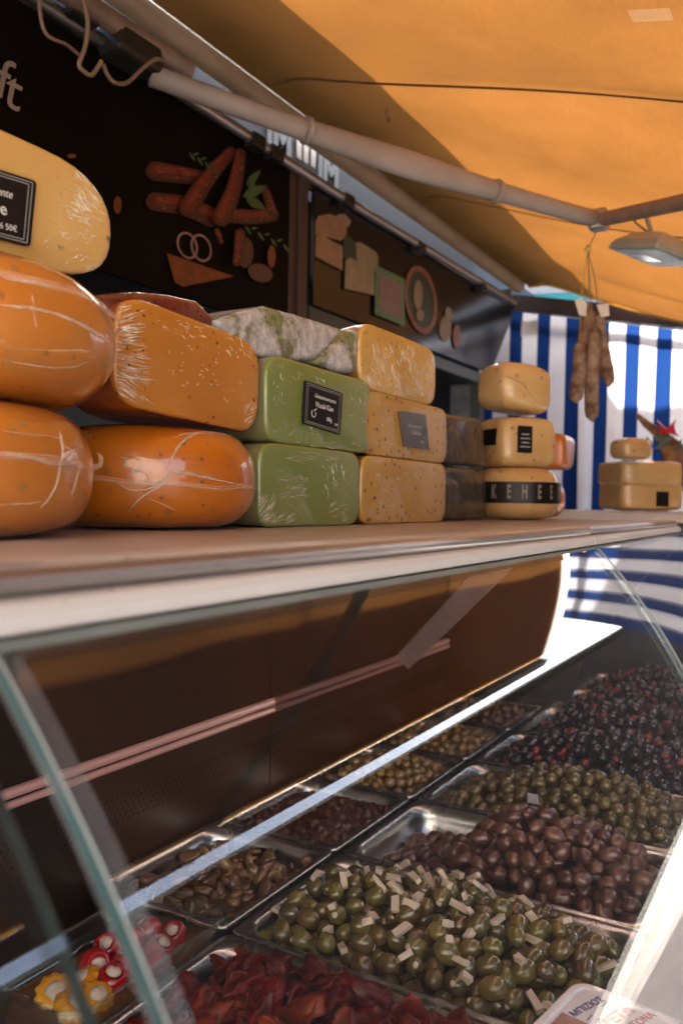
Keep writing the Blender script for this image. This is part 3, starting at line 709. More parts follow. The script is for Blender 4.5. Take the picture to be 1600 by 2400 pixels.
part('hem', mb.add(vs, [(2 * i, 2 * i + 1, 2 * i + 3, 2 * i + 2) for i in range(40)], True), 'blind_hem', cu)
pa = world(cu, pt(1240, 770, y=3.86))
part('pinned_card', MB().box(pa, (.08, .004, .07)), 'paper', cu)

# ================================================================== COUNTER CASES
GC, GR = (-.867, H - .612), .8
def gpt(phi, r=GR): return GC[0] + r * math.cos(math.radians(phi)), GC[1] + r * math.sin(math.radians(phi))
PHI0, PHI1 = 43.6, 4.0
def case(y0, y1, label, shelf0=None, edge='glass_edge', shelf=True):
    c = thing('display_case', label, 'display counter', (-.45, (y0 + y1) / 2, 0)); s0 = y0 if shelf0 is None else shelf0
    def W(x, y, z): return world(c, (x, y, z))
    def bar(xa, xb, za, zb, ya=s0, yb=y1): return MB().box(W((xa + xb) / 2, (ya + yb) / 2, H + (za + zb) / 2), (xb - xa, yb - ya, zb - za))
    if shelf:
        part('shelf_top', bar(-.97, -.349, -.056, -.0335), 'shelf', c, bevel=.002)
        part('shelf_edge_band', bar(-.349, -.312, -.056, -.0305), 'band', c, bevel=.0035)
        part('ridge', MB().tube([W(-.3045, s0, H - .0375), W(-.3045, y1, H - .0375)], .0070, 14), 'ridge', c)
        prof = [(-.3125, -.043), (-.298, -.0435), (-.2935, -.045), (-.2905, -.050), (-.2895, -.0575), (-.300, -.0585), (-.3125, -.0585)]
        part('fascia', MB().loops([[W(a, y, H + b) for a, b in prof] for y in (s0, y1)], True, True), 'fascia', c, bevel=.0012)
        part('gasket', bar(-.300, -.286, -.0635, -.0588), 'gasket', c)
    part('lamp_housing', MB().loops([[W(a, y, H + b) for a, b in ((-.345, -.0565), (-.306, -.0565), (-.306, -.072), (-.3075, -.072), (-.3075, -.058), (-.345, -.058))] for y in (s0 + .01, y1 - .01)], True, True), 'dark', c)
    part('lamp_tube', MB().tube([W(-.326, s0 + .03, H - .066), W(-.326, y1 - .03, H - .066)], .0065, 8), 'lamp', c)
    part('back_panel', bar(-.895, -.87, -.37, -.056), 'backpanel', c)
    part('back_rail', MB().tube([W(-.865, s0, H - .367), W(-.865, y1, H - .367)], .0075, 8), 'rail', c)
    part('back_rail', MB().tube([W(-.862, s0, H - .381), W(-.862, y1, H - .381)], .0055, 8), 'rail', c)
    part('lower_panel', bar(-.895, -.868, -.60, -.39), 'backpanel', c)
    hol = MB()
    for r_ in range(5):
        for k in range(int((y1 - s0) / .0105)):
            y = s0 + .006 + .0105 * k + (.00525 if r_ % 2 else 0); z = -.43 - .0085 * r_
            cc = W(-.8672, y, H + z)
            hol.add([cc + Vector((0, .0033 * math.cos(q), .0033 * math.sin(q))) for q in [2 * math.pi * i / 6 for i in range(6)]], [(0, 1, 2, 3, 4, 5)])
    part('vent_hole', hol, 'hole', c, kind='stuff')
    part('deck', bar(-.87, -.10, -.625, -.60), 'deck', c)
    part('base_cabinet', MB().box(W(-.48, (y0 + y1) / 2, (H - .63) / 2), (.80, y1 - y0 - .004, H - .63)), 'band', c)
    part('front_ledge', MB().box(W(-.125, (s0 + y1) / 2, H - .56), (.10, y1 - s0, .03)), 'band', c, bevel=.004)
    # curved front pane, a slab 6 mm thick
    N = 28; ya, yb = y0 + .003, y1 - .003; L = []
    outer = [gpt(PHI0 + (PHI1 - PHI0) * k / N) for k in range(N + 1)]; inner = [gpt(PHI0 + (PHI1 - PHI0) * k / N, GR - .0075) for k in range(N + 1)]
    mb = MB(); vs = [W(a, y, b) for y in (ya, yb) for a, b in outer] + [W(a, y, b) for y in (ya, yb) for a, b in inner]
    q = N + 1; fs = []
    for k in range(N):
        fs += [(k, k + 1, q + k + 1, q + k), (2 * q + k, 3 * q + k, 3 * q + k + 1, 2 * q + k + 1)]
    part('front_glass', mb.add(vs, fs, True), 'glass', c)
    for y, sg in ((ya, 1), (yb, -1)):
        mb, e1, e2 = MB(), MB(), MB()
        for k in range(N):
            a, b = outer[k], outer[k + 1]; c1_, d1 = inner[k], inner[k + 1]
            P4 = [Vector(W(*q_)) for q_ in ((a[0], y, a[1]), (b[0], y, b[1]), (d1[0], y, d1[1]), (c1_[0], y, c1_[1]))]
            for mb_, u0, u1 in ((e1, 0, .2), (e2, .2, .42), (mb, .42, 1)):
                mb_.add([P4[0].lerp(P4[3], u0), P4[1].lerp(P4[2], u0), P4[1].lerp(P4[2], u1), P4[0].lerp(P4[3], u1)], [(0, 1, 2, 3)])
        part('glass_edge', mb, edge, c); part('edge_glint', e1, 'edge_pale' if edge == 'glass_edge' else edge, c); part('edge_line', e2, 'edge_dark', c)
    mb = MB()
    for k in range(N):
        a, b = gpt(PHI0 + (PHI1 - PHI0) * k / N, GR - .010), gpt(PHI0 + (PHI1 - PHI0) * (k + 1) / N, GR - .010)
        mb.add([W(a[0], ya, a[1]), W(b[0], ya, b[1]), W(b[0], ya + .019, b[1]), W(a[0], ya + .019, a[1])], [(0, 1, 2, 3)], True)
    part('edge_seal', mb, 'trim', c)
    return c
cA = case(.214, 1.24, 'middle curved glass counter with white shelf under the big orange cheeses', .195)
cB = case(1.244, 2.08, 'far curved glass counter beyond the joint, mirroring the striped curtain')
cC = case(2.084, 2.95, 'third glass counter run on at the far right, holding the last black olives', None, 'glass_edge', False)
cN = case(-.7, .1945, 'near glass counter whose pane edge cuts the lower left corner', None, 'edge_dark')
# scuffs and specks of dirt on the shelf edge
for px, py, sx_, sy_ in ((515, 1322, .002, .006), (640, 1312, .002, .010), (30, 1322, .003, .022), (300, 1306, .0015, .003), (760, 1287, .0015, .004), (880, 1280, .001, .006)):
    p = world(cA, pt(px, py, z=-.0303)); r_ = random.Random(px)
    part('scuff_mark', MB().prism([p + Vector((sx_ * math.cos(q) * r_.uniform(.5, 1.2), sy_ * math.sin(q) * r_.uniform(.5, 1.2), 0)) for q in [2 * math.pi * i / 9 for i in range(9)]], .0003, (0, 0, 1)), 'scuff', cA)
for px, py, sx_, sy_ in ((78, 1389, .0008, .0009), (260, 1380, .0006, .0007), (152, 1408, .0005, .0005)):
    p = world(cA, pt(px, py, x=-.2902)); r_ = random.Random(px)
    part('scuff_mark', MB().prism([p + Vector((0, sx_ * math.cos(q) * r_.uniform(.5, 1.2), sy_ * math.sin(q) * r_.uniform(.5, 1.2))) for q in [2 * math.pi * i / 9 for i in range(9)]], .0008, (1, 0, 0)), 'scuff', cA)
pe = [gpt(PHI0 + (PHI1 - PHI0) * k / 20, GR - .012) for k in range(21)]
part('end_panel', MB().prism([world(cB, (a, 2.055, b)) for a, b in [q_ for q_ in pe if q_[0] < -.29] + [(-.30, H - .10), (-.36, H - .16), (-.43, H - .26), (-.50, H - .38), (-.54, H - .49), (-.868, H - .49), (-.868, H - .06)]], .018, (0, 1, 0)), 'backpanel', cB)
sa, sb = world(cB, (-.855, 1.77, H - .375)), world(cB, (-.5, 1.385, H - .115)); sb = sb + (sb - sa) * .2; sdir = (sb - sa).normalized(); sw = sdir.cross(Vector((.3, .6, .5))).normalized(); sn = sdir.cross(sw)
part('support_bar', MB().loops([[p + sw * a + sn * b for a, b in ((-.022, -.008), (.022, -.008), (.022, .008), (-.022, .008))] for p in (sa, sb)], True, True), 'lavender', cB, bevel=.003)
far_c = thing('display_case', 'distant counter with a white top carrying the three stacked tan cheeses', 'display counter', (-.62, 3.25, 0))
part('shelf_top', MB().box((0, 0, H - .035), (.75, .75, .035)), 'band', far_c, bevel=.006)
part('base_cabinet', MB().box((0, .05, (H - .06) / 2), (.7, .6, H - .06)), 'grey_panel', far_c)

# ================================================================== TRAYS
ZR = H - .53
def tray(y0, y1, x0, x1, label, depth=.062, r=.035, mat='steel', name='steel_tray'):
    t = thing(name, label, 'tray', ((x0 + x1) / 2, (y0 + y1) / 2, ZR - depth)); a, b = (x1 - x0) / 2, (y1 - y0) / 2
    L = [rrect(-a + .001, a - .001, -b + .001, b - .001, .012, depth - .006), rrect(-a, a, -b, b, .012, depth - .001), rrect(-a + .002, a - .002, -b + .002, b - .002, .012, depth + .0015),
         rrect(-a + .010, a - .010, -b + .010, b - .010, .024, depth), rrect(-a + .013, a - .013, -b + .013, b - .013, r, depth - .002),
         rrect(-a + .017, a - .017, -b + .017, b - .017, r, depth - .02), rrect(-a + .022, a - .022, -b + .022, b - .022, r, .006), rrect(-a + .03, a - .03, -b + .03, b - .03, r, .002)]
    part('pan', MB().loops(L, False, True, True), mat, t, bevel=0)
    return t
FX0, FX1, BX0, BX1 = -.622, -.18, -.862, -.63
YS = [.805 - .27, .805, 1.078, 1.346, 1.614, 1.882, 2.15, 2.42, 2.69]
FT = ['steel tray heaped with dark red dried tomatoes nearest the camera', 'steel tray of green olives mixed with cream cheese sticks',
      'steel tray of brown olives with its bare metal end showing', 'steel tray of small green olives behind the brown ones',
      'steel tray of mixed black olives and red pepper bits', 'front tray of black olives and red bits past the second joint', 'front tray of black olives in the third counter', 'farthest front tray of black olives under glare']
front = [tray(YS[i] + .002, YS[i + 1] - .002, FX0, FX1, FT[i]) for i in range(8)]
BT = [None, 'back row tray of brown marinated mushrooms in oil', 'back row tray of dark red relish', 'back row tray of golden brown olives',
      'back row tray of sunlit golden olives', 'farthest back row tray of tan salad']
back = [tray(YS[i] + .002, YS[i + 1] - .002, BX0, BX1, BT[i]) for i in range(1, 6)]

rng = random.Random(7)
def ellipsoid(rx, ry, rz, nu=12, nv=8, seed=0, dent=.03, pinch=0):
    r = random.Random(seed); o = Vector((r.random() * 50, r.random() * 50, 0)); mb = MB(); vs = [(0, 0, rz)]
    for j in range(1, nv):
        t = math.pi * j / nv
        for i in range(nu):
            q = 2 * math.pi * i / nu
            n_ = Vector((math.sin(t) * math.cos(q), math.sin(t) * math.sin(q), math.cos(t)))
            k = 1 + dent * mnoise.noise(n_ * 1.6 + o) * 2
            vs.append((n_.x * rx * k, n_.y * ry * k * (1 + pinch * n_.x), n_.z * rz * k))
    vs.append((0, 0, -rz)); fs = [(0, 1 + i, 1 + (i + 1) % nu) for i in range(nu)]
    for j in range(nv - 2):
        for i in range(nu): fs.append((1 + j * nu + i, 1 + (j + 1) * nu + i, 1 + (j + 1) * nu + (i + 1) % nu, 1 + j * nu + (i + 1) % nu))
    e = len(vs) - 1; o_ = 1 + (nv - 2) * nu
    fs += [(e, o_ + (i + 1) % nu, o_ + i) for i in range(nu)]
    return mb.add(vs, fs, True)

def pile(x0, x1, y0, y1, top, d, n, seed, floor):
    """drop balls of diameter d one by one into the tray; top(x,y) is the heap's surface"""
    r = np.random.default_rng(seed); P = np.zeros((0, 3)); out = []
    for k in range(n):
        best = None
        for _ in range(7):
            x = r.uniform(x0, x1); y = r.uniform(y0, y1); z = floor(x, y) + d * .5
            if len(P):
                dd = (P[:, 0] - x) ** 2 + (P[:, 1] - y) ** 2; m = dd < d * d
                if m.any(): z = max(z, (P[m, 2] + np.sqrt(d * d - dd[m]) * .93).max())
            ex = top(x, y) - z
            if ex > -d * .3 and (best is None or ex > best[0]): best = (ex, x, y, z)
        if best is None: continue
        P = np.vstack([P, best[1:]])
    vis = []
    for i in range(len(P)):
        dd = (P[:, 0] - P[i, 0]) ** 2 + (P[:, 1] - P[i, 1]) ** 2
        m = (dd < (d * .62) ** 2) & (P[:, 2] > P[i, 2] + .2 * d)
        vis.append(not m.any())
    return P, vis
def rrot(r, flat_=.5): return (r.gauss(0, flat_), r.gauss(0, flat_), r.uniform(0, 6.283))
def scatter(P, vis, protos, name, label, cat, group, seed, limit=999, flat_=.45, s=(.84, 1.1), stuffname=None, tray_=None):
    r = random.Random(seed); n = 0; rest = []
    order = sorted(range(len(P)), key=lambda i: (P[i][0] ** 2 + P[i][1] ** 2))
    for i in order:
        me = r.choice(protos); sc = r.uniform(*s); ro = rrot(r, flat_)
        if vis[i] and n < limit:
            o = link(name, me, None, tuple(P[i]), ro); o.scale = (sc, sc, sc); tag(o, label, cat, group); n += 1
        else: rest.append((me, P[i], ro, sc))
    if rest:
        from mathutils import Euler
        mb = MB(); mt_ = []
        for me, p, ro, sc in rest:
            Rm = Euler(ro).to_matrix() * sc
            mb.add([Rm @ v.co + Vector(p) for v in me.vertices], [tuple(q.vertices) for q in me.polygons], True)
        o = link(stuffname or name + '_heap', mb.mesh(name + '_heap', protos[0].materials[0])); o['kind'] = 'stuff'
    return n
def mound(t, x0, x1, y0, y1, zf, mat, name='brine', n=14):
    mb = MB(); vs = [world(t, (x0 + (x1 - x0) * i / n, y0 + (y1 - y0) * j / n, zf(x0 + (x1 - x0) * i / n, y0 + (y1 - y0) * j / n))) for i in range(n + 1) for j in range(n + 1)]
    mb.add(vs, [(i * (n + 1) + j, (i + 1) * (n + 1) + j, (i + 1) * (n + 1) + j + 1, i * (n + 1) + j + 1) for i in range(n) for j in range(n)], True)
    return part(name, mb, mat, t)
def dome(x0, x1, y0, y1, edge, peak, px=.5, py=.5):
    def f(x, y):
        a = (x - x0) / (x1 - x0); b = (y - y0) / (y1 - y0)
        k = max(0, 1 - ((a - px) / .62) ** 2) * max(0, 1 - ((b - py) / .62) ** 2)
        return ZR + edge + (peak - edge) * k
    return f
IN = .022
# --- green olives with sticks
x0, x1, y0, y1 = FX0 + IN, FX1 - IN, YS[1] + IN, YS[2] - IN
top = dome(x0, x1, y0, y1, -.022, .038); D = .0235
flo = lambda x, y: top(x, y) - 2.3 * D
mound(front[1], x0 - .004, x1 + .004, y0 - .004, y1 + .004, lambda x, y: flo(x, y) + .004, 'brine')
def stuffed(s_):
    mb = ellipsoid(.0158, .0121, .0121, 14, 10, s_, .05, .06 * (s_ % 3 - 1)); k = len(mb.f)
    if s_ % 2:
        e = ellipsoid(.002, .0038, .0038, 10, 6, s_, .15); mb.add([(v[0] + .0147, v[1], v[2]) for v in e.v], e.f, True)
    me = mb.mesh('olive', M['olive' if s_ % 3 else 'olive_b']); me.materials.append(M['stick'])
    for p_ in me.polygons:
        if p_.index >= k: p_.material_index = 1
    return me
OL = [stuffed(s_) for s_ in range(8)]
P, vis = pile(x0 + .006, x1 - .006, y0 + .006, y1 - .006, top, D, 780, 11, flo)
scatter(P, vis, OL, 'green_olive', 'plump green olive in the tray with the cream sticks', 'olive', 'green olives among the cream sticks', 5, 165)
# sticks
r = random.Random(3); ST = []
for i, (a, b, c_) in enumerate(2 * ((.025, .0075, .006), (.020, .0085, .0066), (.013, .009, .008), (.028, .009, .006))):
    mb = MB(); rr = random.Random(i); vs = []
    for x in (-.5, .5):
        for y in (-.5, .5):
            for z in (-.5, .5): vs.append((x * a * rr.uniform(.75, 1.15), y * b * rr.uniform(.6, 1.2), z * c_ * rr.uniform(.65, 1.25)))
    mb.add(vs, [(0, 1, 3, 2), (4, 6, 7, 5), (0, 4, 5, 1), (2, 3, 7, 6), (0, 2, 6, 4), (1, 5, 7, 3)])
    ST.append(mb.mesh('cheese_stick', M['stick']))
tops = [P[i] for i in range(len(P)) if vis[i]]
r.shuffle(tops); placed = []
for p in tops:
    if len(placed) > 52: break
    q = Vector((p[0] + r.uniform(-.012, .012), p[1] + r.uniform(-.012, .012), 0))
    if any((q.xy - k.xy).length < .016 for k in placed): continue
    dd = np.hypot(P[:, 0] - q.x, P[:, 1] - q.y); m = dd < .018
    q.z = (P[m, 2] + np.sqrt(np.maximum(0, .0115 ** 2 - (dd[m] * .6) ** 2))).max() + .0018 if m.any() else top(q.x, q.y)
    placed.append(q)
    o = link('cheese_stick', r.choice(ST), None, q, (r.gauss(0, .45), r.gauss(0, .45), r.uniform(0, 6.28)))
    tag(o, 'small cream coloured cheese stick lying among the green olives', 'cheese stick', 'cheese sticks on the green olives')
# --- brown olives
x0, x1, y0, y1 = FX0 + IN, FX1 - IN, YS[2] + IN, YS[3] - IN
def top3(x, y):
    a = (x - x0) / (x1 - x0); b = (y - y0) / (y1 - y0)
    k = min(1, max(0, (a - .12) / .42)); k = k * k * (3 - 2 * k)
    e = max(0, 1 - ((b - .5) / .66) ** 2) * (1 - max(0, (a - .75) / .25) ** 2 * .55)
    return ZR - .052 + (.108 * e + .004) * k
D = .0235; flo3 = lambda x, y: max(ZR - .06, top3(x, y) - 2.3 * D)
mound(front[2], x0 - .004, x1 + .004, y0 - .004, y1 + .004, lambda x, y: flo3(x, y) + .003, 'redbrine')
OB = [ellipsoid(.0158, .0118, .0113, 14, 10, 20 + s_, .13, .08 * (s_ % 3 - 1)).mesh('olive', M['olive_k']) for s_ in range(5)]
P3, v3 = pile(x0 + .006, x1 - .006, y0 + .006, y1 - .006, top3, D, 760, 12, flo3)
scatter(P3, v3, OB, 'brown_olive', 'wrinkled reddish brown olive heaped in the middle steel tray', 'olive', 'brown olives in the middle tray', 6, 135)
# --- small green olives
x0, x1, y0, y1 = FX0 + IN, FX1 - IN, YS[3] + IN, YS[4] - IN
top4 = dome(x0, x1, y0, y1, -.03, .05, .62, .5); D = .023; flo4 = lambda x, y: top4(x, y) - 2.2 * D
mound(front[3], x0 - .004, x1 + .004, y0 - .004, y1 + .004, lambda x, y: flo4(x, y) + .003, 'brine')
OS = [ellipsoid(.013, .0115, .0115, 10, 8, 40 + s_, .04).mesh('olive', M['olive_s']) for s_ in range(4)]
P4, v4 = pile(x0 + .004, x1 - .004, y0 + .004, y1 - .004, top4, D, 900, 13, flo4)
scatter(P4, v4, OS, 'green_olive_heap', 'small green olives heaped behind the brown ones', 'olive', None, 7, 0)
pc = thing('price_cube', 'small white square tag stuck among the small green olives', 'price tag', pt(1247, 1880, z=-.505))
part('card', MB().box((0, 0, .006), (.018, .004, .016)), 'paper', pc, bevel=.001)
part('pin', MB().tube([(0, .003, -.012), (0, .003, .004)], .001, 6), 'alu', pc)
# --- mixed black
for k, (ya, yb, sd_) in enumerate(((YS[4], YS[5], 14), (YS[5], YS[6], 15), (YS[6], YS[7], 16), (YS[7], YS[8], 17))):
    x0, x1, y0, y1 = FX0 + IN, FX1 - IN, ya + IN, yb - IN
    tp = dome(x0, x1, y0, y1, -.03, .06, .6, .5); D = .024; fl = lambda x, y, tp=tp: tp(x, y) - 2.2 * .024
    mound(front[4 + k], x0 - .004, x1 + .004, y0 - .004, y1 + .004, lambda x, y, fl=fl: fl(x, y) + .003, 'brine')
    OK_ = [ellipsoid(.014, .012, .012, 10, 8, 60 + s_, .06).mesh('olive', M['olive_blk']) for s_ in range(3)]
    OR_ = [ellipsoid(.011, .009, .006, 8, 6, 70 + s_, .2).mesh('pepper_bit', M['olive_red']) for s_ in range(3)]
    P5, v5 = pile(x0 + .004, x1 - .004, y0 + .004, y1 - .004, tp, D, 560, sd_, fl)
    rr = random.Random(sd_); isr = [rr.random() < .28 for _ in P5]
    scatter([p for p, q in zip(P5, isr) if not q], [False] * 999, OK_, 'black_olive_heap', '', 'olive', None, 8, 0)
    scatter([p for p, q in zip(P5, isr) if q], [False] * 999, OR_, 'pepper_bit_heap', '', 'pepper', None, 9, 0)
# --- golden olives in the back row
for k, (i, sd_, mt_, d_) in enumerate(((3, 21, 'olive_g', .019), (4, 22, 'olive_g', .021), (5, 23, 'mush', .02))):
    x0, x1, y0, y1 = BX0 + IN, BX1 - IN, YS[i] + IN, YS[i + 1] - IN
    tp = dome(x0, x1, y0, y1, -.03, .012); fl = lambda x, y, tp=tp, d_=d_: tp(x, y) - 1.6 * d_
    mound(back[i - 1], x0 - .004, x1 + .004, y0 - .004, y1 + .004, lambda x, y, fl=fl: fl(x, y) + .003, 'brine')
    OG = [ellipsoid(d_ * .56, d_ * .5, d_ * .5, 10, 8, 80 + s_ + 10 * k, .05).mesh('olive', M[mt_]) for s_ in range(3)]
    P6, v6 = pile(x0 + .004, x1 - .004, y0 + .004, y1 - .004, tp, d_, 420, sd_, fl)
    scatter(P6, [False] * 999, OG, ('golden_olive_heap', 'golden_olive_heap', 'salad_heap')[k], '', 'olive', None, 9, 0)
# --- mushrooms
x0, x1, y0, y1 = BX0 + IN, BX1 - IN, YS[1] + IN, YS[2] - IN
mound(back[0], x0 - .004, x1 + .004, y0 - .004, y1 + .004, lambda x, y: ZR - .030, 'oilgold', 'oil')
MU = [ellipsoid(.013, .0095, .006, 12, 8, 100 + s_, .28).mesh('mushroom', M['mush']) for s_ in range(6)]
r = random.Random(9)
for i in range(120):
    x = r.uniform(x0 + .008, x1 - .008); y = r.uniform(y0 + .008, y1 - .008)
    o = link('mushroom', r.choice(MU), None, (x, y, ZR - .026 + r.uniform(-.004, .016)), rrot(r, .6)); s_ = r.uniform(.6, 1.25); o.scale = (s_, s_, s_)
    tag(o, 'brown marinated mushroom slice in the oily back row tray', 'mushroom', 'mushrooms in the back row tray')
# --- relish
x0, x1, y0, y1 = BX0 + IN, BX1 - IN, YS[2] + IN, YS[3] - IN
mb = MB(); n_ = 60
vs = [world(back[1], (x0 + (x1 - x0) * i / n_, y0 + (y1 - y0) * j / n_, ZR - .02 + .012 * mnoise.noise(Vector((i * .35, j * .35, 1))) + .008 * mnoise.noise(Vector((i * .9, j * .9, 4))))) for i in range(n_ + 1) for j in range(n_ + 1)]
mb.add(vs, [(i * (n_ + 1) + j, (i + 1) * (n_ + 1) + j, (i + 1) * (n_ + 1) + j + 1, i * (n_ + 1) + j + 1) for i in range(n_) for j in range(n_)], True)
part('relish', mb, 'paste', back[1], kind='stuff')
# --- dried tomatoes
def tomato(seed):
    bpy_m = ellipsoid(.028, .019, .008, 40, 22, seed, .16); r = random.Random(seed); o = Vector((r.random() * 40, r.random() * 40, r.random() * 40)); V = []
    for v in bpy_m.v:
        q = Vector(v); n_ = q.normalized()
        k = mnoise.noise(q * 60 + o) * .007 + mnoise.noise(q * 150 + o) * .0025 - abs(mnoise.noise(q * 90 + o)) * .007
        q += n_ * k; q.z += .011 * math.sin(q.x * 70 + seed) + .010 * math.cos(q.y * 90 + seed * 2)
        V.append(tuple(q))
    bpy_m.v = V; return bpy_m.mesh('tomato', M['tomato'])
TM = [tomato(s_) for s_ in range(7)]
x0, x1, y0, y1 = FX0 + IN, FX1 - IN, YS[0] + IN, YS[1] - IN
tp = dome(x0, x1, y0, y1, -.03, .03, .5, .55)
mound(front[0], x0 - .004, x1 + .004, y0 - .004, y1 + .004, lambda x, y: tp(x, y) - .016, 'redbrine')
r = random.Random(4); n1 = 0
for i in range(210):
    x = r.uniform(x0 + .022, x1 - .022); y = r.uniform(y0 + .02, y1 - .018)
    o = link('dried_tomato', r.choice(TM), None, (x, y, tp(x, y) + r.uniform(-.012, .008)), (r.gauss(0, .5), r.gauss(0, .5), r.uniform(0, 6.28))); s_ = r.uniform(.65, 1.05); o.scale = (s_, s_, s_)
    tag(o, 'shrivelled dark red dried tomato in the nearest tray', 'dried tomato', 'dried tomatoes in the nearest tray')

# --- glass dish with stuffed peppers
gd = thing('glass_dish', 'clear oblong glass dish of stuffed red and yellow peppers in oil', 'dish', (-.70, .70, ZR - .05))
a, b, dz = .066, .126, .062
L = [rrect(-a, a, -b, b, .03, 0, 8), rrect(-a - .003, a + .003, -b - .003, b + .003, .032, dz * .5, 8), rrect(-a - .006, a + .006, -b - .006, b + .006, .034, dz, 8),
     rrect(-a - .004, a + .004, -b - .004, b + .004, .033, dz + .003, 8), rrect(-a - .001, a + .001, -b - .001, b + .001, .031, dz, 8), rrect(-a + .004, a - .004, -b + .004, b - .004, .028, .008, 8)]
part('bowl', MB().loops(L, True, True, True), 'clear', gd)
part('rim', MB().tube(rrect(-a - .0045, a + .0045, -b - .0045, b + .0045, .033, dz + .002, 8) + rrect(-a - .0045, a + .0045, -b - .0045, b + .0045, .033, dz + .002, 8)[:1], .0028, 8, False), 'clear', gd)
part('oil', MB().loops([rrect(-a + .005, a - .005, -b + .005, b - .005, .028, .010, 8), rrect(-a + .001, a - .001, -b + .001, b - .001, .03, .030, 8)], True, True), 'oilgold', gd)
def filling(parent, rad, z, mat='fill', sq=.5): return part('filling', MB().add([(v[0], v[1], v[2] + z) for v in ellipsoid(rad, rad, rad * sq, 14, 8, 3, .2).v], ellipsoid(rad, rad, rad * sq, 14, 8).f, True), mat, parent)
RP = [((349, 2182), .018, (.2, -.9, 0)), ((408, 2190), .016, (.55, .25, 0)), ((372, 2226), .018, (.3, .5, 1)), ((250, 2222), .017, (.1, -.5, 2)), ((222, 2264), .019, (.7, -.9, 2)), ((262, 2298), .018, (.2, .3, .5)), ((372, 2258), .015, (-1.2, -.6, 1)), ((300, 2252), .016, (.9, -.6, 0)), ((318, 2200), .015, (-.9, .5, 0)), ((285, 2270), .015, (1.1, .4, 0))]
for i, ((px, py), rad, ro) in enumerate(RP):
    p = pt(px, py, z=-.545)
    t = thing('stuffed_pepper', 'red cherry pepper stuffed with white cheese in the glass dish', 'pepper', p, 0, 'red peppers in the glass dish'); t.rotation_euler = ro
    prof = [(0.001, -rad)] + [(rad * math.sin(q) * 1.04, -rad * math.cos(q)) for q in [math.pi * k / 12 for k in range(1, 10)]] + [(rad * .62, rad * .74), (rad * .5, rad * .6), (.001, rad * .5)]
    part('pepper_skin', MB().lathe(prof, 20), 'pepper', t); filling(t, rad * .46, rad * .7)
YP = [((194, 2304), .021, (.35, -.25, 0)), ((130, 2330), .022, (.5, .45, .4)), ((226, 2340), .020, (.45, .3, 1)), ((170, 2366), .022, (.6, .2, 2)), ((120, 2372), .019, (-.6, -.5, 2)), ((215, 2380), .02, (1.2, .2, 1)), ((385, 2240), .012, (.8, .2, 0))]
for i, ((px, py), rad, ro) in enumerate(YP):
    p = pt(px, py, z=-.545 if i < 4 else -.56)
    t = thing('stuffed_squash', 'yellow scalloped squash stuffed with white cheese in the glass dish', 'squash', p, 0, 'yellow squashes in the glass dish'); t.rotation_euler = ro
    mb = MB(); L = []
    for rr_, zz in ((.15, -.55), (.6, -.5), (.9, -.2), (1.0, .05), (.92, .28), (.7, .42), (.45, .40)):
        L.append([Vector((rad * rr_ * (1 + .07 * rr_ * math.cos(11 * q)) * math.cos(q), rad * rr_ * (1 + .07 * rr_ * math.cos(11 * q)) * math.sin(q), rad * zz)) for q in [2 * math.pi * k / 44 for k in range(44)]])
    part('squash_skin', mb.loops(L, True, True, True), 'patty', t); filling(t, rad * .50, rad * .42, sq=.36)

# --- feta tub
q0 = pt(1340, 2288, z=-.455); fp = Vector((q0.x + .065, q0.y - .02, 0))
ft = thing('feta_tub', 'white plastic feta tub with a blue and red printed label on the front olives', 'tub', (q0.x + .005, q0.y, q0.z - .035), math.radians(-10))
LW, LH = .16, .20
part('tub_body', MB().loops([rrect(.006, LW - .006, -LH + .006, -.006, .016, -.02, 6), rrect(.002, LW - .002, -LH + .002, -.002, .016, .028, 6)], True, True), 'white_plastic', ft)
part('lid', MB().loops([rrect(0, LW, -LH, 0, .018, .026, 6), rrect(-.001, LW + .001, -LH - .001, .001, .018, .031, 6), rrect(.001, LW - .001, -LH + .001, -.001, .018, .035, 6), rrect(.007, LW - .007, -LH + .007, -.007, .013, .035, 6), rrect(.009, LW - .009, -LH + .009, -.009, .012, .033, 6)], True, True), 'white_plastic', ft, bevel=.0008)
lb = part('lid_label', MB().box((LW / 2, -.035, .0336), (LW - .024, .048, .0008)), 'paper', ft)
part('lid_picture', MB().box((LW / 2, -.1, .0336), (LW - .024, .082, .0008)), plain('food_print', (.25, .1, .07), .3, col2=(.4, .22, .18), scale=40), ft)
def ftxt(s_, size, mat, x, y, bold=0, xs=1): text(s_, size, mat, ft, (x, y, .0343), (.25, 1, 0), (-1, .25, 0), bold=bold, xs=xs)
ftxt('ΜΠΙΖΙΟΣ', .0105, 'ink_blue', .026, -.036, .0001); ftxt('ΦΕΤΑ', .0155, 'ink_red', .052, -.034, .0003); ftxt('ΕΛΑΣΣΟΝΑ', .011, 'ink_red', .068, -.036, .0002)
for k in range(2): part('printed_rule', MB().box((.034 + .002 * k, -.036 + (.014 if k else -.014), .0341), (.0008, .010, .0004)), 'ink_blue', ft)

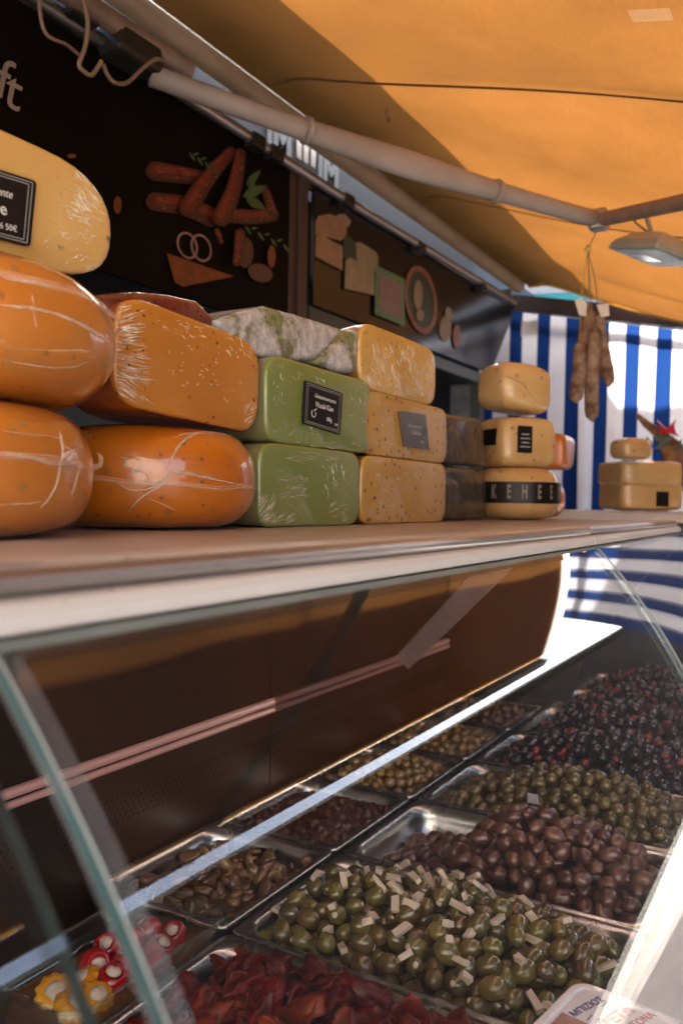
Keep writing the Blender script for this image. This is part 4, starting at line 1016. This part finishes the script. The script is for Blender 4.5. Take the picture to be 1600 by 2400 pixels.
# ================================================================== CHEESES
def rim(Hh, R, bulge=2.6, n=14, flat_=0):
    """half profile (r,z) from top centre over a bulging rim to bottom centre"""
    out = [(.0005, Hh / 2)]
    e = 2 / bulge
    for k in range(n + 1):
        a = math.pi / 2 - math.pi * k / n
        c_, s_ = math.cos(a), math.sin(a)
        rr_ = R - Hh * flat_ + Hh * flat_ * (abs(c_) ** e); zz = math.copysign(abs(s_) ** e, s_) * Hh / 2
        out.append((max(.0005, rr_), zz))
    out.append((.0005, -Hh / 2)); return out
def wobble(mb, amp, sc, seed):
    o = Vector((seed * 3.1, seed * 1.7, seed))
    mb.v = [tuple(Vector(v) + Vector((mnoise.noise(Vector(v) * sc + o), mnoise.noise(Vector(v) * sc + o + Vector((9, 0, 0))), mnoise.noise(Vector(v) * sc + o + Vector((0, 9, 0))))) * amp) for v in mb.v]
    return mb
def half_wheel(name, label, y0, y1, z0, z1, mat, rind, x=-.6, depth=.14, rz=0, bulge=3.2, flat_=.5, rx=0, group=None, seed=0, bowl=0):
    R, Hh = (y1 - y0) / 2, z1 - z0
    t = thing(name, label, 'cheese', (x, (y0 + y1) / 2, H + z0), math.radians(rz), group)
    if rx: t.rotation_euler.x = math.radians(rx)
    t['half'] = R; t['high'] = Hh
    pr_ = rim(Hh, R, bulge, 16, flat_)
    mb = MB().lathe(pr_, 22, math.pi / 2, 3 * math.pi / 2, depth / R, 1, (-.004, 0, Hh / 2))
    part('rind', wobble(mb, .0012, 25, seed), rind, t)
    # cut face: bulging slightly, edge rounded
    n = len(pr_); outl = [(r_, z) for r_, z in pr_] + [(-r_, z) for r_, z in reversed(pr_[1:-1])]
    L = []
    for k, xo in ((1.0, -.006), (1.0, -.003), (.993, -.001), (.975, .0006), (.93, .0012), (.6, .0018), (.2, .002)):
        L.append([Vector((xo, r_ * k, Hh / 2 + z * k)) for r_, z in outl])
    part('cut_face', wobble(MB().loops(L, False, True, True), .0009, 30, seed + 5), mat, t)
    return t
def card(parent, corners, mat, lines=True, x=-.5965, rnd=.12):
    P4 = [world(parent, pt(a, b, x=x)) for a, b in corners]   # tl, tr, br, bl
    tl, tr, br, bl = P4
    def at(u, v): return tl.lerp(tr, u).lerp(bl.lerp(br, u), v)
    q = []
    for (cu_, cv, a0) in ((1 - rnd, rnd, -90), (1 - rnd, 1 - rnd, 0), (rnd, 1 - rnd, 90), (rnd, rnd, 180)):
        for i in range(4):
            an = math.radians(a0 + 30 * i); q.append(at(cu_ + rnd * math.cos(an), cv + rnd * math.sin(an)))
    nn = (tr - tl).cross(bl - tl).normalized()
    if nn.x < 0: nn = -nn
    q.reverse()
    o = part('price_label', MB().prism(q, .0022, nn), mat, parent)
    if lines:
        for e in (.045, .085):
            mb = MB()
            for (a, b) in (((e, e), (1 - e, e)), ((1 - e, e), (1 - e, 1 - e)), ((1 - e, 1 - e), (e, 1 - e)), ((e, 1 - e), (e, e))):
                A, B = at(*a), at(*b); d_ = (B - A).normalized(); s_ = nn.cross(d_) * .00035
                mb.add([A + s_ + nn * .0025, A - s_ + nn * .0025, B - s_ + nn * .0025, B + s_ + nn * .0025], [(0, 1, 2, 3), (3, 2, 1, 0)])
            ln = part('label_border', mb, 'label_line', o)
    return o, at, nn, (tr - tl).normalized(), (tl - bl).normalized()
def ctext(c_, s_, size, u, v, mat='label_text', shear=0, xs=1, bold=0):
    o, at, nn, ud, vd = c_
    ud2 = (ud - ud.dot(nn) * nn).normalized(); text(s_, size, mat, o, at(u, v) + nn * .0026, ud2, nn.cross(ud2), shear=shear, xs=xs, bold=bold)
def wheel(name, label, c_, R, Hh, mat, rz=0, bulge=2.5, flat_=.55, seam=True, group=None, seed=0, sx=1, sz=None):
    t = thing(name, label, 'cheese', c_, rz, group)
    part('wheel_body', wobble(MB().lathe(rim(Hh, R, bulge, 22, flat_), 56, c=(0, 0, Hh / 2), sx=sx), .002, 14, seed), mat, t)
    if seam:
        mb = MB(); n = 72; r = random.Random(seed)
        L1, L2 = [], []
        for i in range(n + 1):
            a = 2 * math.pi * i / n; zz = (sz if sz is not None else Hh * .52) + .004 * math.sin(a * 2 + seed) + .0012 * math.sin(a * 9)
            k = R + .0025
            L1.append(Vector((math.cos(a) * k * sx, math.sin(a) * k, zz)))
        for o_, wd in ((0, .0009), (.0024, .0005), (-.002, .0004)):
            mb.tube([p + Vector((0, 0, o_)) for p in L1], wd, 6, False)
        part('film_seam', mb, 'film', t)
    return t
from mathutils.bvhtree import BVHTree
BV = {}
def drape(parent, obj, pxl, lift=.0008):
    """photo pixels cast onto a body's real surface"""
    if obj.name not in BV:
        me = obj.data; BV[obj.name] = BVHTree.FromPolygons([v.co for v in me.vertices], [tuple(p.vertices) for p in me.polygons])
    tr = BV[obj.name]; out = []
    o = world(parent, (0, 0, H))
    for a, b in pxl:
        d = world(parent, Vector((0, 0, H)) + ray(a, b)) - o
        h, n_, _, _ = tr.ray_cast(o, d.normalized())
        if h is not None: out.append(h + (n_ if n_.dot(d) < 0 else -n_) * lift)
    return out
def smooth(P_, k=4):
    q = []
    for i in range(len(P_) - 1):
        p0, p1, p2, p3 = P_[max(0, i - 1)], P_[i], P_[i + 1], P_[min(len(P_) - 1, i + 2)]
        for j in range(k):
            u = j / k; q.append((p0[0] * 0 + .5 * (2 * p1[0] + (p2[0] - p0[0]) * u + (2 * p0[0] - 5 * p1[0] + 4 * p2[0] - p3[0]) * u * u + (3 * p1[0] - p0[0] - 3 * p2[0] + p3[0]) * u ** 3),
                                 .5 * (2 * p1[1] + (p2[1] - p0[1]) * u + (2 * p0[1] - 5 * p1[1] + 4 * p2[1] - p3[1]) * u * u + (3 * p1[1] - p0[1] - 3 * p2[1] + p3[1]) * u ** 3)))
    return q + [P_[-1]]
def draped_folds(parent, lines, seed=0, mat='film', name='film_fold', jit=2.0):
    obj = next(o for o in parent.children if o.name.startswith('wheel_body')); mb = MB(); r = random.Random(seed)
    for P_, rr_, cnt in lines:
        for c_ in range(cnt):
            px = [(a + r.gauss(0, jit) * (c_ > 0), b + r.gauss(0, jit) * (c_ > 0)) for a, b in P_]
            q = drape(parent, obj, smooth(px))
            if len(q) > 2: mb.tube(q, [rr_ * .8 * (.25 + .75 * math.sin(math.pi * (i + .5) / len(q))) * r.uniform(.7, 1.2) for i in range(len(q))], 5, False)
    return part(name, mb, mat, parent)
def creases(parent, specs, x=-.5968, seed=0, name='film_crease_glint', mat='crease'):
    """short sharp creases of the cling film, whitened to stand for its streak highlights: (cx, cy, rx, ry, angle, spread, length, count) in photo pixels on the face"""
    r = random.Random(seed); mb = MB(); face = next(o for o in parent.children if o.name.startswith('cut_face'))
    for cx_, cy_, rx, ry, an, sp, ln, cnt in specs:
        for i in range(int(cnt * 1.5)):
            px, py = cx_ + r.uniform(-rx, rx), cy_ + r.uniform(-ry, ry); a = math.radians(an + r.gauss(0, sp)); l_ = ln * r.uniform(.4, 1.3)
            k = r.uniform(-.15, .15); q = []
            for u in (-.5, -.17, .17, .5):
                dx, dy = u * l_, k * l_ * (u * u - .25)
                q.append((px + dx * math.cos(a) - dy * math.sin(a), py + dx * math.sin(a) + dy * math.cos(a)))
            q = drape(parent, face, q, .0003)
            if len(q) < 4 or max((q[k] - q[k + 1]).length for k in range(3)) > .02: continue
            w_ = r.uniform(.00018, .00052); mb.tube(q, [w_ * .3, w_, w_ * .8, w_ * .2], 5, False)
    return part(name, mb, mat, parent, kind='stuff')
def film_strands(parent, pxl, x, r=.0016, mat='film', name='film_fold'):
    mb = MB()
    for P_, rr_ in pxl:
        q = [world(parent, pt(a, b, x=x)) for a, b in P_]
        mb.tube(q, [rr_ * (.5 + .5 * math.sin(math.pi * (i + .6) / (len(q) + .2))) for i in range(len(q))], 6)
    return part(name, mb, mat, parent)

c1 = half_wheel('cheese_block', 'cream cheese block with red and black specks topping the left stack', .275, .581, .203, .308, 'cream', 'cream_rind', bulge=2.35, flat_=.8, depth=.16, seed=1)
lc = card(c1, [(-152, 352), (83, 426), (68, 580), (-160, 522)], 'black_label', x=-.5955, rnd=.05)
ctext(lc, 'Genussmomente', .0098, .42, .32, shear=.35, xs=.9); ctext(lc, 'Bergkäse', .0145, .42, .56, bold=.0001); ctext(lc, '6 50€', .0072, .74, .80)
c2 = wheel('round_cheese', 'large orange film wrapped wheel in the middle of the left stack', (-.655, .432, H + .078), .150, .114, 'gouda', seed=2, bulge=2.3, flat_=.62, sz=.078)
c3 = wheel('round_cheese', 'orange film wrapped wheel at the bottom left with a twisted film tail', (-.655, .419, H - .0325), .140, .110, 'gouda', seed=3, bulge=2.6, flat_=.55, sz=.062)
c4 = half_wheel('cheese_block', 'orange cheese block dotted with red chilli beside the left stack', .579, .829, .087, .198, 'chili', 'chili_rind', bulge=3.4, flat_=.5, seed=4, rz=2, rx=-2.5)
c5 = wheel('round_cheese', 'bright orange glossy wheel lying below the chilli block', (-.69, .725, H - .0325), .128, .114, 'gouda_o', seed=5, bulge=2.7, flat_=.58, sz=.05)
g1 = half_wheel('cheese_block', 'green wasabi cheese block carrying a square black label', .838, 1.115, .074, .184, 'wasabi', 'wasabi_rind', bulge=4, flat_=.4, seed=6)
lg = card(g1, [(712, 891), (800, 922), (794, 1019), (707, 993)], 'black_label', x=-.5955, rnd=.035)
ctext(lg, 'Genussmomente', .0082, .53, .27, shear=.3); ctext(lg, 'Wasabi Käse', .0105, .52, .47, xs=.86); ctext(lg, '100g', .0075, .66, .73); ctext(lg, '2.99', .0045, .86, .80)
ring_ = MB(); o_, at_, nn_, ud_, vd_ = lg; cc_ = at_(.24, .70) + nn_ * .003
ring_.tube([cc_ + ud_ * (.0052 * math.cos(q)) + vd_ * (.0050 * math.sin(q)) for q in [math.radians(130 + 29 * k) for k in range(10)]], .0005, 5)
ring_.tube([cc_ + ud_ * (.001 + .002 * k) + vd_ * (.0035 + .0016 * k) for k in range(4)], [.0003, .0011, .001, .0002], 5)
part('label_emblem', ring_, 'label_text', o_)
g2 = half_wheel('cheese_block', 'plain green cheese block lying under the labelled wasabi block', .826, 1.082, -.033, .074, 'wasabi', 'wasabi_rind', bulge=4, flat_=.4, seed=7)
b1_ = half_wheel('cheese_block', 'beige speckled block at the bottom beside the green cheese', 1.086, 1.409, -.033, .073, 'truffle', 'truffle_rind', bulge=4, flat_=.42, seed=8)
b2_ = half_wheel('cheese_block', 'beige speckled block carrying a shiny grey label', 1.092, 1.410, .073, .172, 'truffle', 'truffle_rind', bulge=4, flat_=.42, seed=9)
lb_ = card(b2_, [(933, 963), (995, 972), (1003, 1054), (945, 1046)], 'grey_label', x=-.5955, rnd=.03, lines=False)
ctext(lb_, 'Genussmomente', .0078, .5, .38, 'label_line', shear=.3); ctext(lb_, 'Trüffel Käse', .009, .52, .58, 'label_line', xs=.9); ctext(lb_, '100g', .006, .7, .8, 'label_line')
b3_ = half_wheel('cheese_block', 'tightly wrapped tan block topping the beige pair', 1.075, 1.355, .172, .272, 'truffle_w', 'truffle_rind', bulge=3, flat_=.5, seed=10, depth=.16)
def slab_(name, label, poly_px, x, depth, mat, bev=.012, cat='cheese', seed=0):
    P_ = [pt(a, b, x=x) for a, b in poly_px]; base = Vector((x, sum(p.y for p in P_) / len(P_), min(p.z for p in P_)))
    t = thing(name, label, cat, base)
    q = [world(t, p) for p in P_]
    a = (q[1] - q[0]).cross(q[2] - q[0])
    if a.x > 0: q.reverse()
    o = part('wrapped_body', MB().prism(q, depth, (-1, .0, 0)), mat, t, bevel=bev, seg=4)
    for p_ in o.data.polygons: p_.use_smooth = True
    return t
d1_ = slab_('cheese_slab', 'dark film wrapped slab at the bottom beside the beige block', [(1040, 1090), (1140, 1100), (1142, 1216), (1036, 1218)], -.62, .12, 'nero')
d2_ = slab_('cheese_slab', 'dark film wrapped slab resting on the other dark slab', [(1044, 968), (1128, 980), (1146, 1094), (1046, 1088)], -.62, .12, 'nero')
w1_ = slab_('cheese_wedge', 'white moulded green wedge laid across the wasabi block', [(508, 752), (560, 732), (626, 716), (720, 742), (806, 770), (800, 792), (746, 842), (690, 850), (600, 832), (548, 812)], -.615, .09, 'mould', .010)
w2_ = slab_('cheese_wedge', 'smaller grey green wedge leaning against the tan wrapped block', [(812, 772), (880, 766), (912, 782), (890, 830), (842, 876), (800, 872), (742, 850), (770, 822)], -.605, .08, 'mould', .012)
mt2 = slab_('cured_meat', 'dark red cured meat in film lying on the chilli block', [(205, 694), (260, 686), (330, 682), (400, 690), (465, 704), (500, 740), (506, 766), (440, 766), (330, 744), (240, 735)], -.612, .10, 'meat', .012, 'meat')
creases(c1, [(205, 440, 28, 50, 55, 10, 26, 34), (200, 480, 45, 40, 28, 8, 30, 26), (185, 530, 40, 40, 25, 12, 14, 20), (225, 625, 26, 18, -20, 10, 38, 10), (150, 585, 60, 30, -15, 20, 16, 10)], seed=1)
creases(c4, [(300, 745, 26, 28, -16, 10, 34, 20), (300, 800, 30, 40, -4, 8, 40, 26), (310, 860, 34, 34, 14, 6, 60, 26), (310, 910, 30, 26, 34, 7, 50, 18), (430, 770, 60, 20, 30, 20, 12, 16), (560, 800, 30, 40, 50, 16, 16, 20), (590, 970, 14, 20, -40, 14, 18, 14), (480, 880, 90, 70, 20, 50, 8, 24)], seed=2)
creases(g1, [(840, 930, 22, 60, 50, 20, 14, 20), (770, 1045, 70, 8, 10, 15, 26, 14), (655, 900, 14, 50, 90, 14, 12, 10), (720, 880, 50, 16, 50, 15, 14, 8), (700, 1010, 60, 20, 20, 40, 10, 12)], seed=3)
creases(g2, [(625, 1190, 16, 30, -58, 9, 26, 22), (650, 1215, 34, 10, -30, 10, 22, 16), (690, 1140, 30, 26, -8, 10, 16, 24), (780, 1130, 30, 40, 60, 25, 18, 22), (790, 1200, 26, 22, -12, 15, 14, 16), (730, 1070, 60, 10, 8, 10, 30, 10)], seed=4)
creases(b2_, [(985, 1070, 30, 8, 40, 20, 16, 6), (1020, 985, 14, 26, 40, 25, 14, 10), (900, 990, 25, 16, 10, 20, 14, 6)], seed=5)
creases(b1_, [(930, 1150, 50, 40, 40, 25, 22, 24), (880, 1205, 20, 14, 30, 20, 18, 8), (1000, 1130, 20, 30, 60, 20, 14, 6)], seed=6)
creases(b3_, [(870, 905, 22, 22, 45, 16, 26, 30), (920, 850, 50, 40, 70, 14, 22, 50), (985, 890, 20, 40, 35, 16, 22, 24), (960, 915, 50, 12, 25, 15, 26, 24)], seed=7)
# far pile
pA = pt(1222, 1212, x=-.57)
r1_ = wheel('round_cheese', 'tan sausage shaped cheese with a black printed band at the pile foot', (-.60, 1.80, H - .0325), .098, .115, 'far', seed=11, bulge=2.6, flat_=.5, seam=False)
mb = MB(); vs = []
for i in range(31):
    a = math.radians(-150 + 200 * i / 30)
    for z in (.036, .082): vs.append((math.cos(a) * .0995, math.sin(a) * .0995, z))
part('printed_band', mb.add(vs, [(2 * i, 2 * i + 2, 2 * i + 3, 2 * i + 1) for i in range(30)], True), 'black_label', r1_)
for i in range(6):
    a = math.radians(-98 + 19 * i); u = Vector((-math.sin(a), math.cos(a), 0))
    text('KEHEEK'[i], .040, 'pinkletter', r1_, Vector((math.cos(a) * .1006, math.sin(a) * .1006, .059)), u, (0, 0, 1), name='band_lettering', bold=.0015, xs=.42)
def chunk(name, label, px, py, depth_x, w_, h_, d_, rz, mat, pw=5.5, tilt=0, cat='cheese'):
    """rounded wrapped block (super-ellipsoid)"""
    base = pt(px, py, x=depth_x); t = thing(name, label, cat, base, math.radians(rz)); mb = MB(); L = []
    e = 2 / pw; nu, nv = 32, 16
    def sp(v): return math.copysign(abs(v) ** e, v)
    for j in range(nv + 1):
        b = -math.pi / 2 + math.pi * j / nv; b = max(-1.55, min(1.55, b))
        L.append([Vector((d_ / 2 * sp(math.cos(b)) * sp(math.cos(a)), w_ / 2 * sp(math.cos(b)) * sp(math.sin(a)), h_ / 2 + h_ / 2 * sp(math.sin(b)) + tilt * (w_ / 2 * sp(math.cos(b)) * sp(math.sin(a))))) for a in [2 * math.pi * i / nu for i in range(nu)]])
    part('wrapped_body', wobble(mb.loops(L, True, True, True), .004, 16, px * .01), mat, t); return t
q2_ = chunk('cheese_block', 'tan wrapped block with two dark stickers in the far pile', 1206, 1098, -.60, .145, .112, .13, -38, 'far')
part('sticker', MB().box((.066, -.02, .06), (.003, .036, .058)), 'black_label', q2_)
part('sticker', MB().box((.012, -.0735, .066), (.05, .003, .036)), 'black_label', q2_)
for k in range(4): part('printed_line', MB().box((.0678, -.02, .044 + .009 * k), (.0008, .024 - .005 * (k % 2), .0022)), 'label_line', q2_)
q3_ = chunk('cheese_block', 'tan waxed block crowning the far pile before the curtain', 1204, 968, -.60, .135, .104, .13, -38, 'far', 4.2, -.12)
part('wax_crease', MB().tube([(.066, -.066, .07), (.070, -.02, .055), (.060, .03, .012)], [.001, .003, .001], 6), 'far', q3_)
wheel('round_cheese', 'plain orange wheel peeping out low behind the banded cheese', (-.66, 2.12, H - .0325), .085, .095, 'far_o', seed=12, seam=False)
chunk('cheese_block', 'orange waxed block half hidden behind the stickered block', 1286, 1102, -.66, .12, .098, .12, 0, 'far_o')
# distant counter
far_q = chunk('cheese_block', 'tan rind block with a dark sticker at the foot of the distant pile', 1497, 1196, -.56, .23, .098, .2, -52, 'far', 8)
s_b = far_q
part('sticker', MB().box((.100, .03, .04), (.003, .045, .05)), 'black_label', s_b)
chunk('cheese_block', 'flat tan block in the middle of the distant pile', 1496, 1140, -.56, .23, .086, .2, -50, 'far', 8)
chunk('cheese_block', 'small tan wedge on top of the distant pile', 1476, 1078, -.56, .12, .072, .10, -40, 'far', 3.6)

# film details on the wheels
draped_folds(c5, [([(405, 1028), (440, 1018), (490, 1014), (545, 1024), (580, 1050)], .0008, 2), ([(396, 1104), (402, 1080), (414, 1052), (440, 1028), (475, 1012)], .0013, 4),
                  ([(300, 1118), (318, 1104), (340, 1112), (352, 1130), (375, 1130), (398, 1104)], .0012, 4), ([(300, 1200), (330, 1168), (372, 1138), (396, 1112)], .0010, 4),
                  ([(282, 1070), (300, 1078), (296, 1092), (314, 1098), (322, 1112)], .0010, 3), ([(272, 1128), (300, 1146), (345, 1146), (380, 1130)], .0009, 3),
                  ([(398, 1106), (450, 1113), (520, 1128), (605, 1142)], .0010, 3), ([(398, 1100), (450, 1108), (520, 1124)], .0005, 2), ([(350, 1170), (372, 1178), (410, 1196)], .0006, 2)], 5)
draped_folds(c3, [([(137, 1008), (144, 1030), (147, 1060), (140, 1092), (134, 1130), (118, 1160), (95, 1190)], .0011, 2), ([(0, 1062), (60, 1070), (110, 1082), (150, 1088), (185, 1082)], .0012, 3),
                  ([(0, 1010), (60, 1018), (120, 1024), (140, 1030)], .0007, 1), ([(0, 1180), (50, 1181), (98, 1176)], .0007, 1), ([(185, 1084), (178, 1120), (168, 1160)], .0009, 2), ([(150, 1090), (170, 1060), (178, 1030)], .0006, 1), ([(146, 1046), (170, 1058), (186, 1080)], .0007, 2)], 3)
draped_folds(c2, [([(0, 716), (70, 722), (130, 738), (190, 762), (235, 790), (256, 806)], .0012, 3), ([(0, 840), (60, 852), (120, 860), (175, 858), (200, 848)], .0008, 1), ([(74, 690), (78, 720), (84, 768)], .0006, 1), ([(0, 650), (40, 660), (90, 664), (120, 676)], .0006, 2), ([(0, 790), (14, 806)], .0006, 1)], 2)
mb = MB()
mb.tube([world(c3, pt(a, b, x=-.56)) for a, b in ((150, 1086), (180, 1086), (205, 1082), (222, 1096), (236, 1090), (238, 1072), (230, 1062))], [.0015, .0022, .0026, .0032, .0024, .002, .001], 7)
part('film_tail', mb, 'film', c3)
mb = MB(); mb.tube([world(c2, pt(a, b, x=-.585)) for a, b in ((240, 780), (256, 802), (263, 815), (258, 835))], [.001, .003, .0035, .001], 6)
part('film_tail', mb, 'film', c2)

# ================================================================== HANGING SALAMI, LAMP, HAM
SY = el.y
kn = pt(1376, 585, y=SY)
def salami(pa, pb, r_, mat, label, i, tagpx=None):
    A, B = pt(*pa, y=SY + .012 * (i - 1.5)), pt(*pb, y=SY + .012 * (i - 1.5))
    t = thing('hanging_salami', label, 'sausage', B); a, b = world(t, A), world(t, B); n = 16; pts_, rr_ = [], []
    for k in range(n + 1):
        u = k / n; e = min(1, math.sqrt(max(.0, 1 - (abs(u - .5) * 2) ** 8)) + .02)
        pts_.append(a.lerp(b, u) + Vector((.004 * math.sin(u * 5 + i), 0, 0))); rr_.append(r_ * e * (1 + .07 * mnoise.noise(Vector((u * 6, i, 0)))))
    part('skin', wobble(MB().tube(pts_, rr_, 16), .0018, 60, i), mat, t)
    part('string', MB().tube([a, a.lerp(world(t, kn), .5) + Vector((.004 * (i - 1.5), 0, 0)), world(t, kn)], .0016, 5), 'string' if i % 2 else 'string_y', t)
    if tagpx:
        q = [world(t, pt(x_, y_, y=SY - .02)) for x_, y_ in tagpx]; part('paper_tag', MB().prism(q, .0008, (0, -1, 0)), 'tag', t)
    return t
salami((1357, 800), (1351, 945), .020, 'salami2', 'pale mouldy salami hanging lowest on the left of the bunch', 0)
salami((1390, 760), (1388, 990), .0195, 'salami2', 'longest salami of the bunch, ending below the others', 1)
salami((1379, 722), (1365, 885), .0205, 'salami', 'reddish brown salami at the front of the hanging bunch', 2, [(1346, 705), (1362, 698), (1375, 712), (1372, 742), (1356, 738)])
salami((1402, 736), (1424, 908), .0185, 'salami2', 'pale salami swinging out on the right of the bunch', 3, [(1397, 714), (1425, 712), (1427, 740), (1408, 744)])
hs = thing('hanging_string', 'thin dark string dropping from the arm elbow to the salami knot', 'string', el)
part('cord', MB().tube([(0, 0, -.02), world(hs, kn)], .0016, 6), 'string', hs)
part('knot', MB().add([world(hs, kn + Vector(v)) for v in ellipsoid(.008, .008, .014, 8, 6, 1, .3).v], ellipsoid(.008, .008, .014, 8, 6).f, True), 'string_y', hs)

lp = pt(1535, 598, y=2.3)
fl_ = thing('floodlight', 'unlit grey floodlight with a greenish glass hanging from the outer arm', 'floodlight', lp, math.radians(-30))
Rt = Matrix.Rotation(math.radians(14), 3, 'Y') @ Matrix.Rotation(math.radians(-6), 3, 'X')
part('housing', MB().loops([[Rt @ Vector(v) for v in rrect(-a_, a_, -b_, b_, .008, z_, 3)] for a_, b_, z_ in ((.05, .055, .045), (.075, .085, .02), (.082, .094, .004), (.082, .094, -.006))], True, True), 'floodbody', fl_, bevel=.003)
part('lamp_glass', MB().loops([[Rt @ Vector(v) for v in rrect(-.07, .07, -.08, .08, .006, z_, 3)] for z_ in (-.0065, -.0095)], True, True), 'floodglass', fl_)
part('reflector', MB().box(Rt @ Vector((-.02, -.01, -.0102)), (.05, .07, .001), Rt), 'floodrefl', fl_)
ha = world(fl_, pt(1508, 490, y=2.3))
part('bracket', MB().tube([(0, -.02, .04), (0, -.02, .06), ha], .006, 6), 'floodbody', fl_)
part('power_cord', MB().tube([(.02, -.04, .04), (-.01, -.05, .07), Vector((-.03, -.02, .02)) + ha * .6, ha + Vector((.01, 0, .02))], .0032, 6), 'string', fl_)

hm = thing('hanging_ham', 'dark cured ham with a red ribbon and herbs hanging by the distant counter', 'ham', pt(1590, 1170, y=3.2))
P_ = [world(hm, pt(a, b, y=3.2)) for a, b in ((1492, 972), (1512, 992), (1545, 1018), (1580, 1060), (1600, 1110), (1604, 1150))]
part('shank', MB().tube(P_, [.008, .014, .02, .045, .06, .03], 14), 'salami', hm)
for a, b in (((1560, 1010), (1545, 1000)), ((1562, 1010), (1578, 1000))):
    q = [world(hm, pt(x_, y_, y=3.15)) for x_, y_ in (a, (b[0], b[1] - 6), (b[0] + 4, b[1] + 16), a)]
    part('ribbon_loop', MB().tube(q, [.006, .02, .018, .006], 8), 'red_ribbon', hm)
r = random.Random(2)
for i in range(12):
    c_ = world(hm, pt(1545 + r.uniform(-28, 45), 1030 + r.uniform(-10, 22), y=3.13)); a_ = r.uniform(0, 6.28)
    d1 = Vector((math.cos(a_), 0, math.sin(a_))) * .045; n1_ = Vector((-d1.z, .01, d1.x)) * .3
    part('herb_leaf', MB().prism([c_ - d1 * .5, c_ + n1_ * .6, c_ + d1 * .5, c_ - n1_ * .6], .002, (0, -1, 0)), 'leafdark', hm)
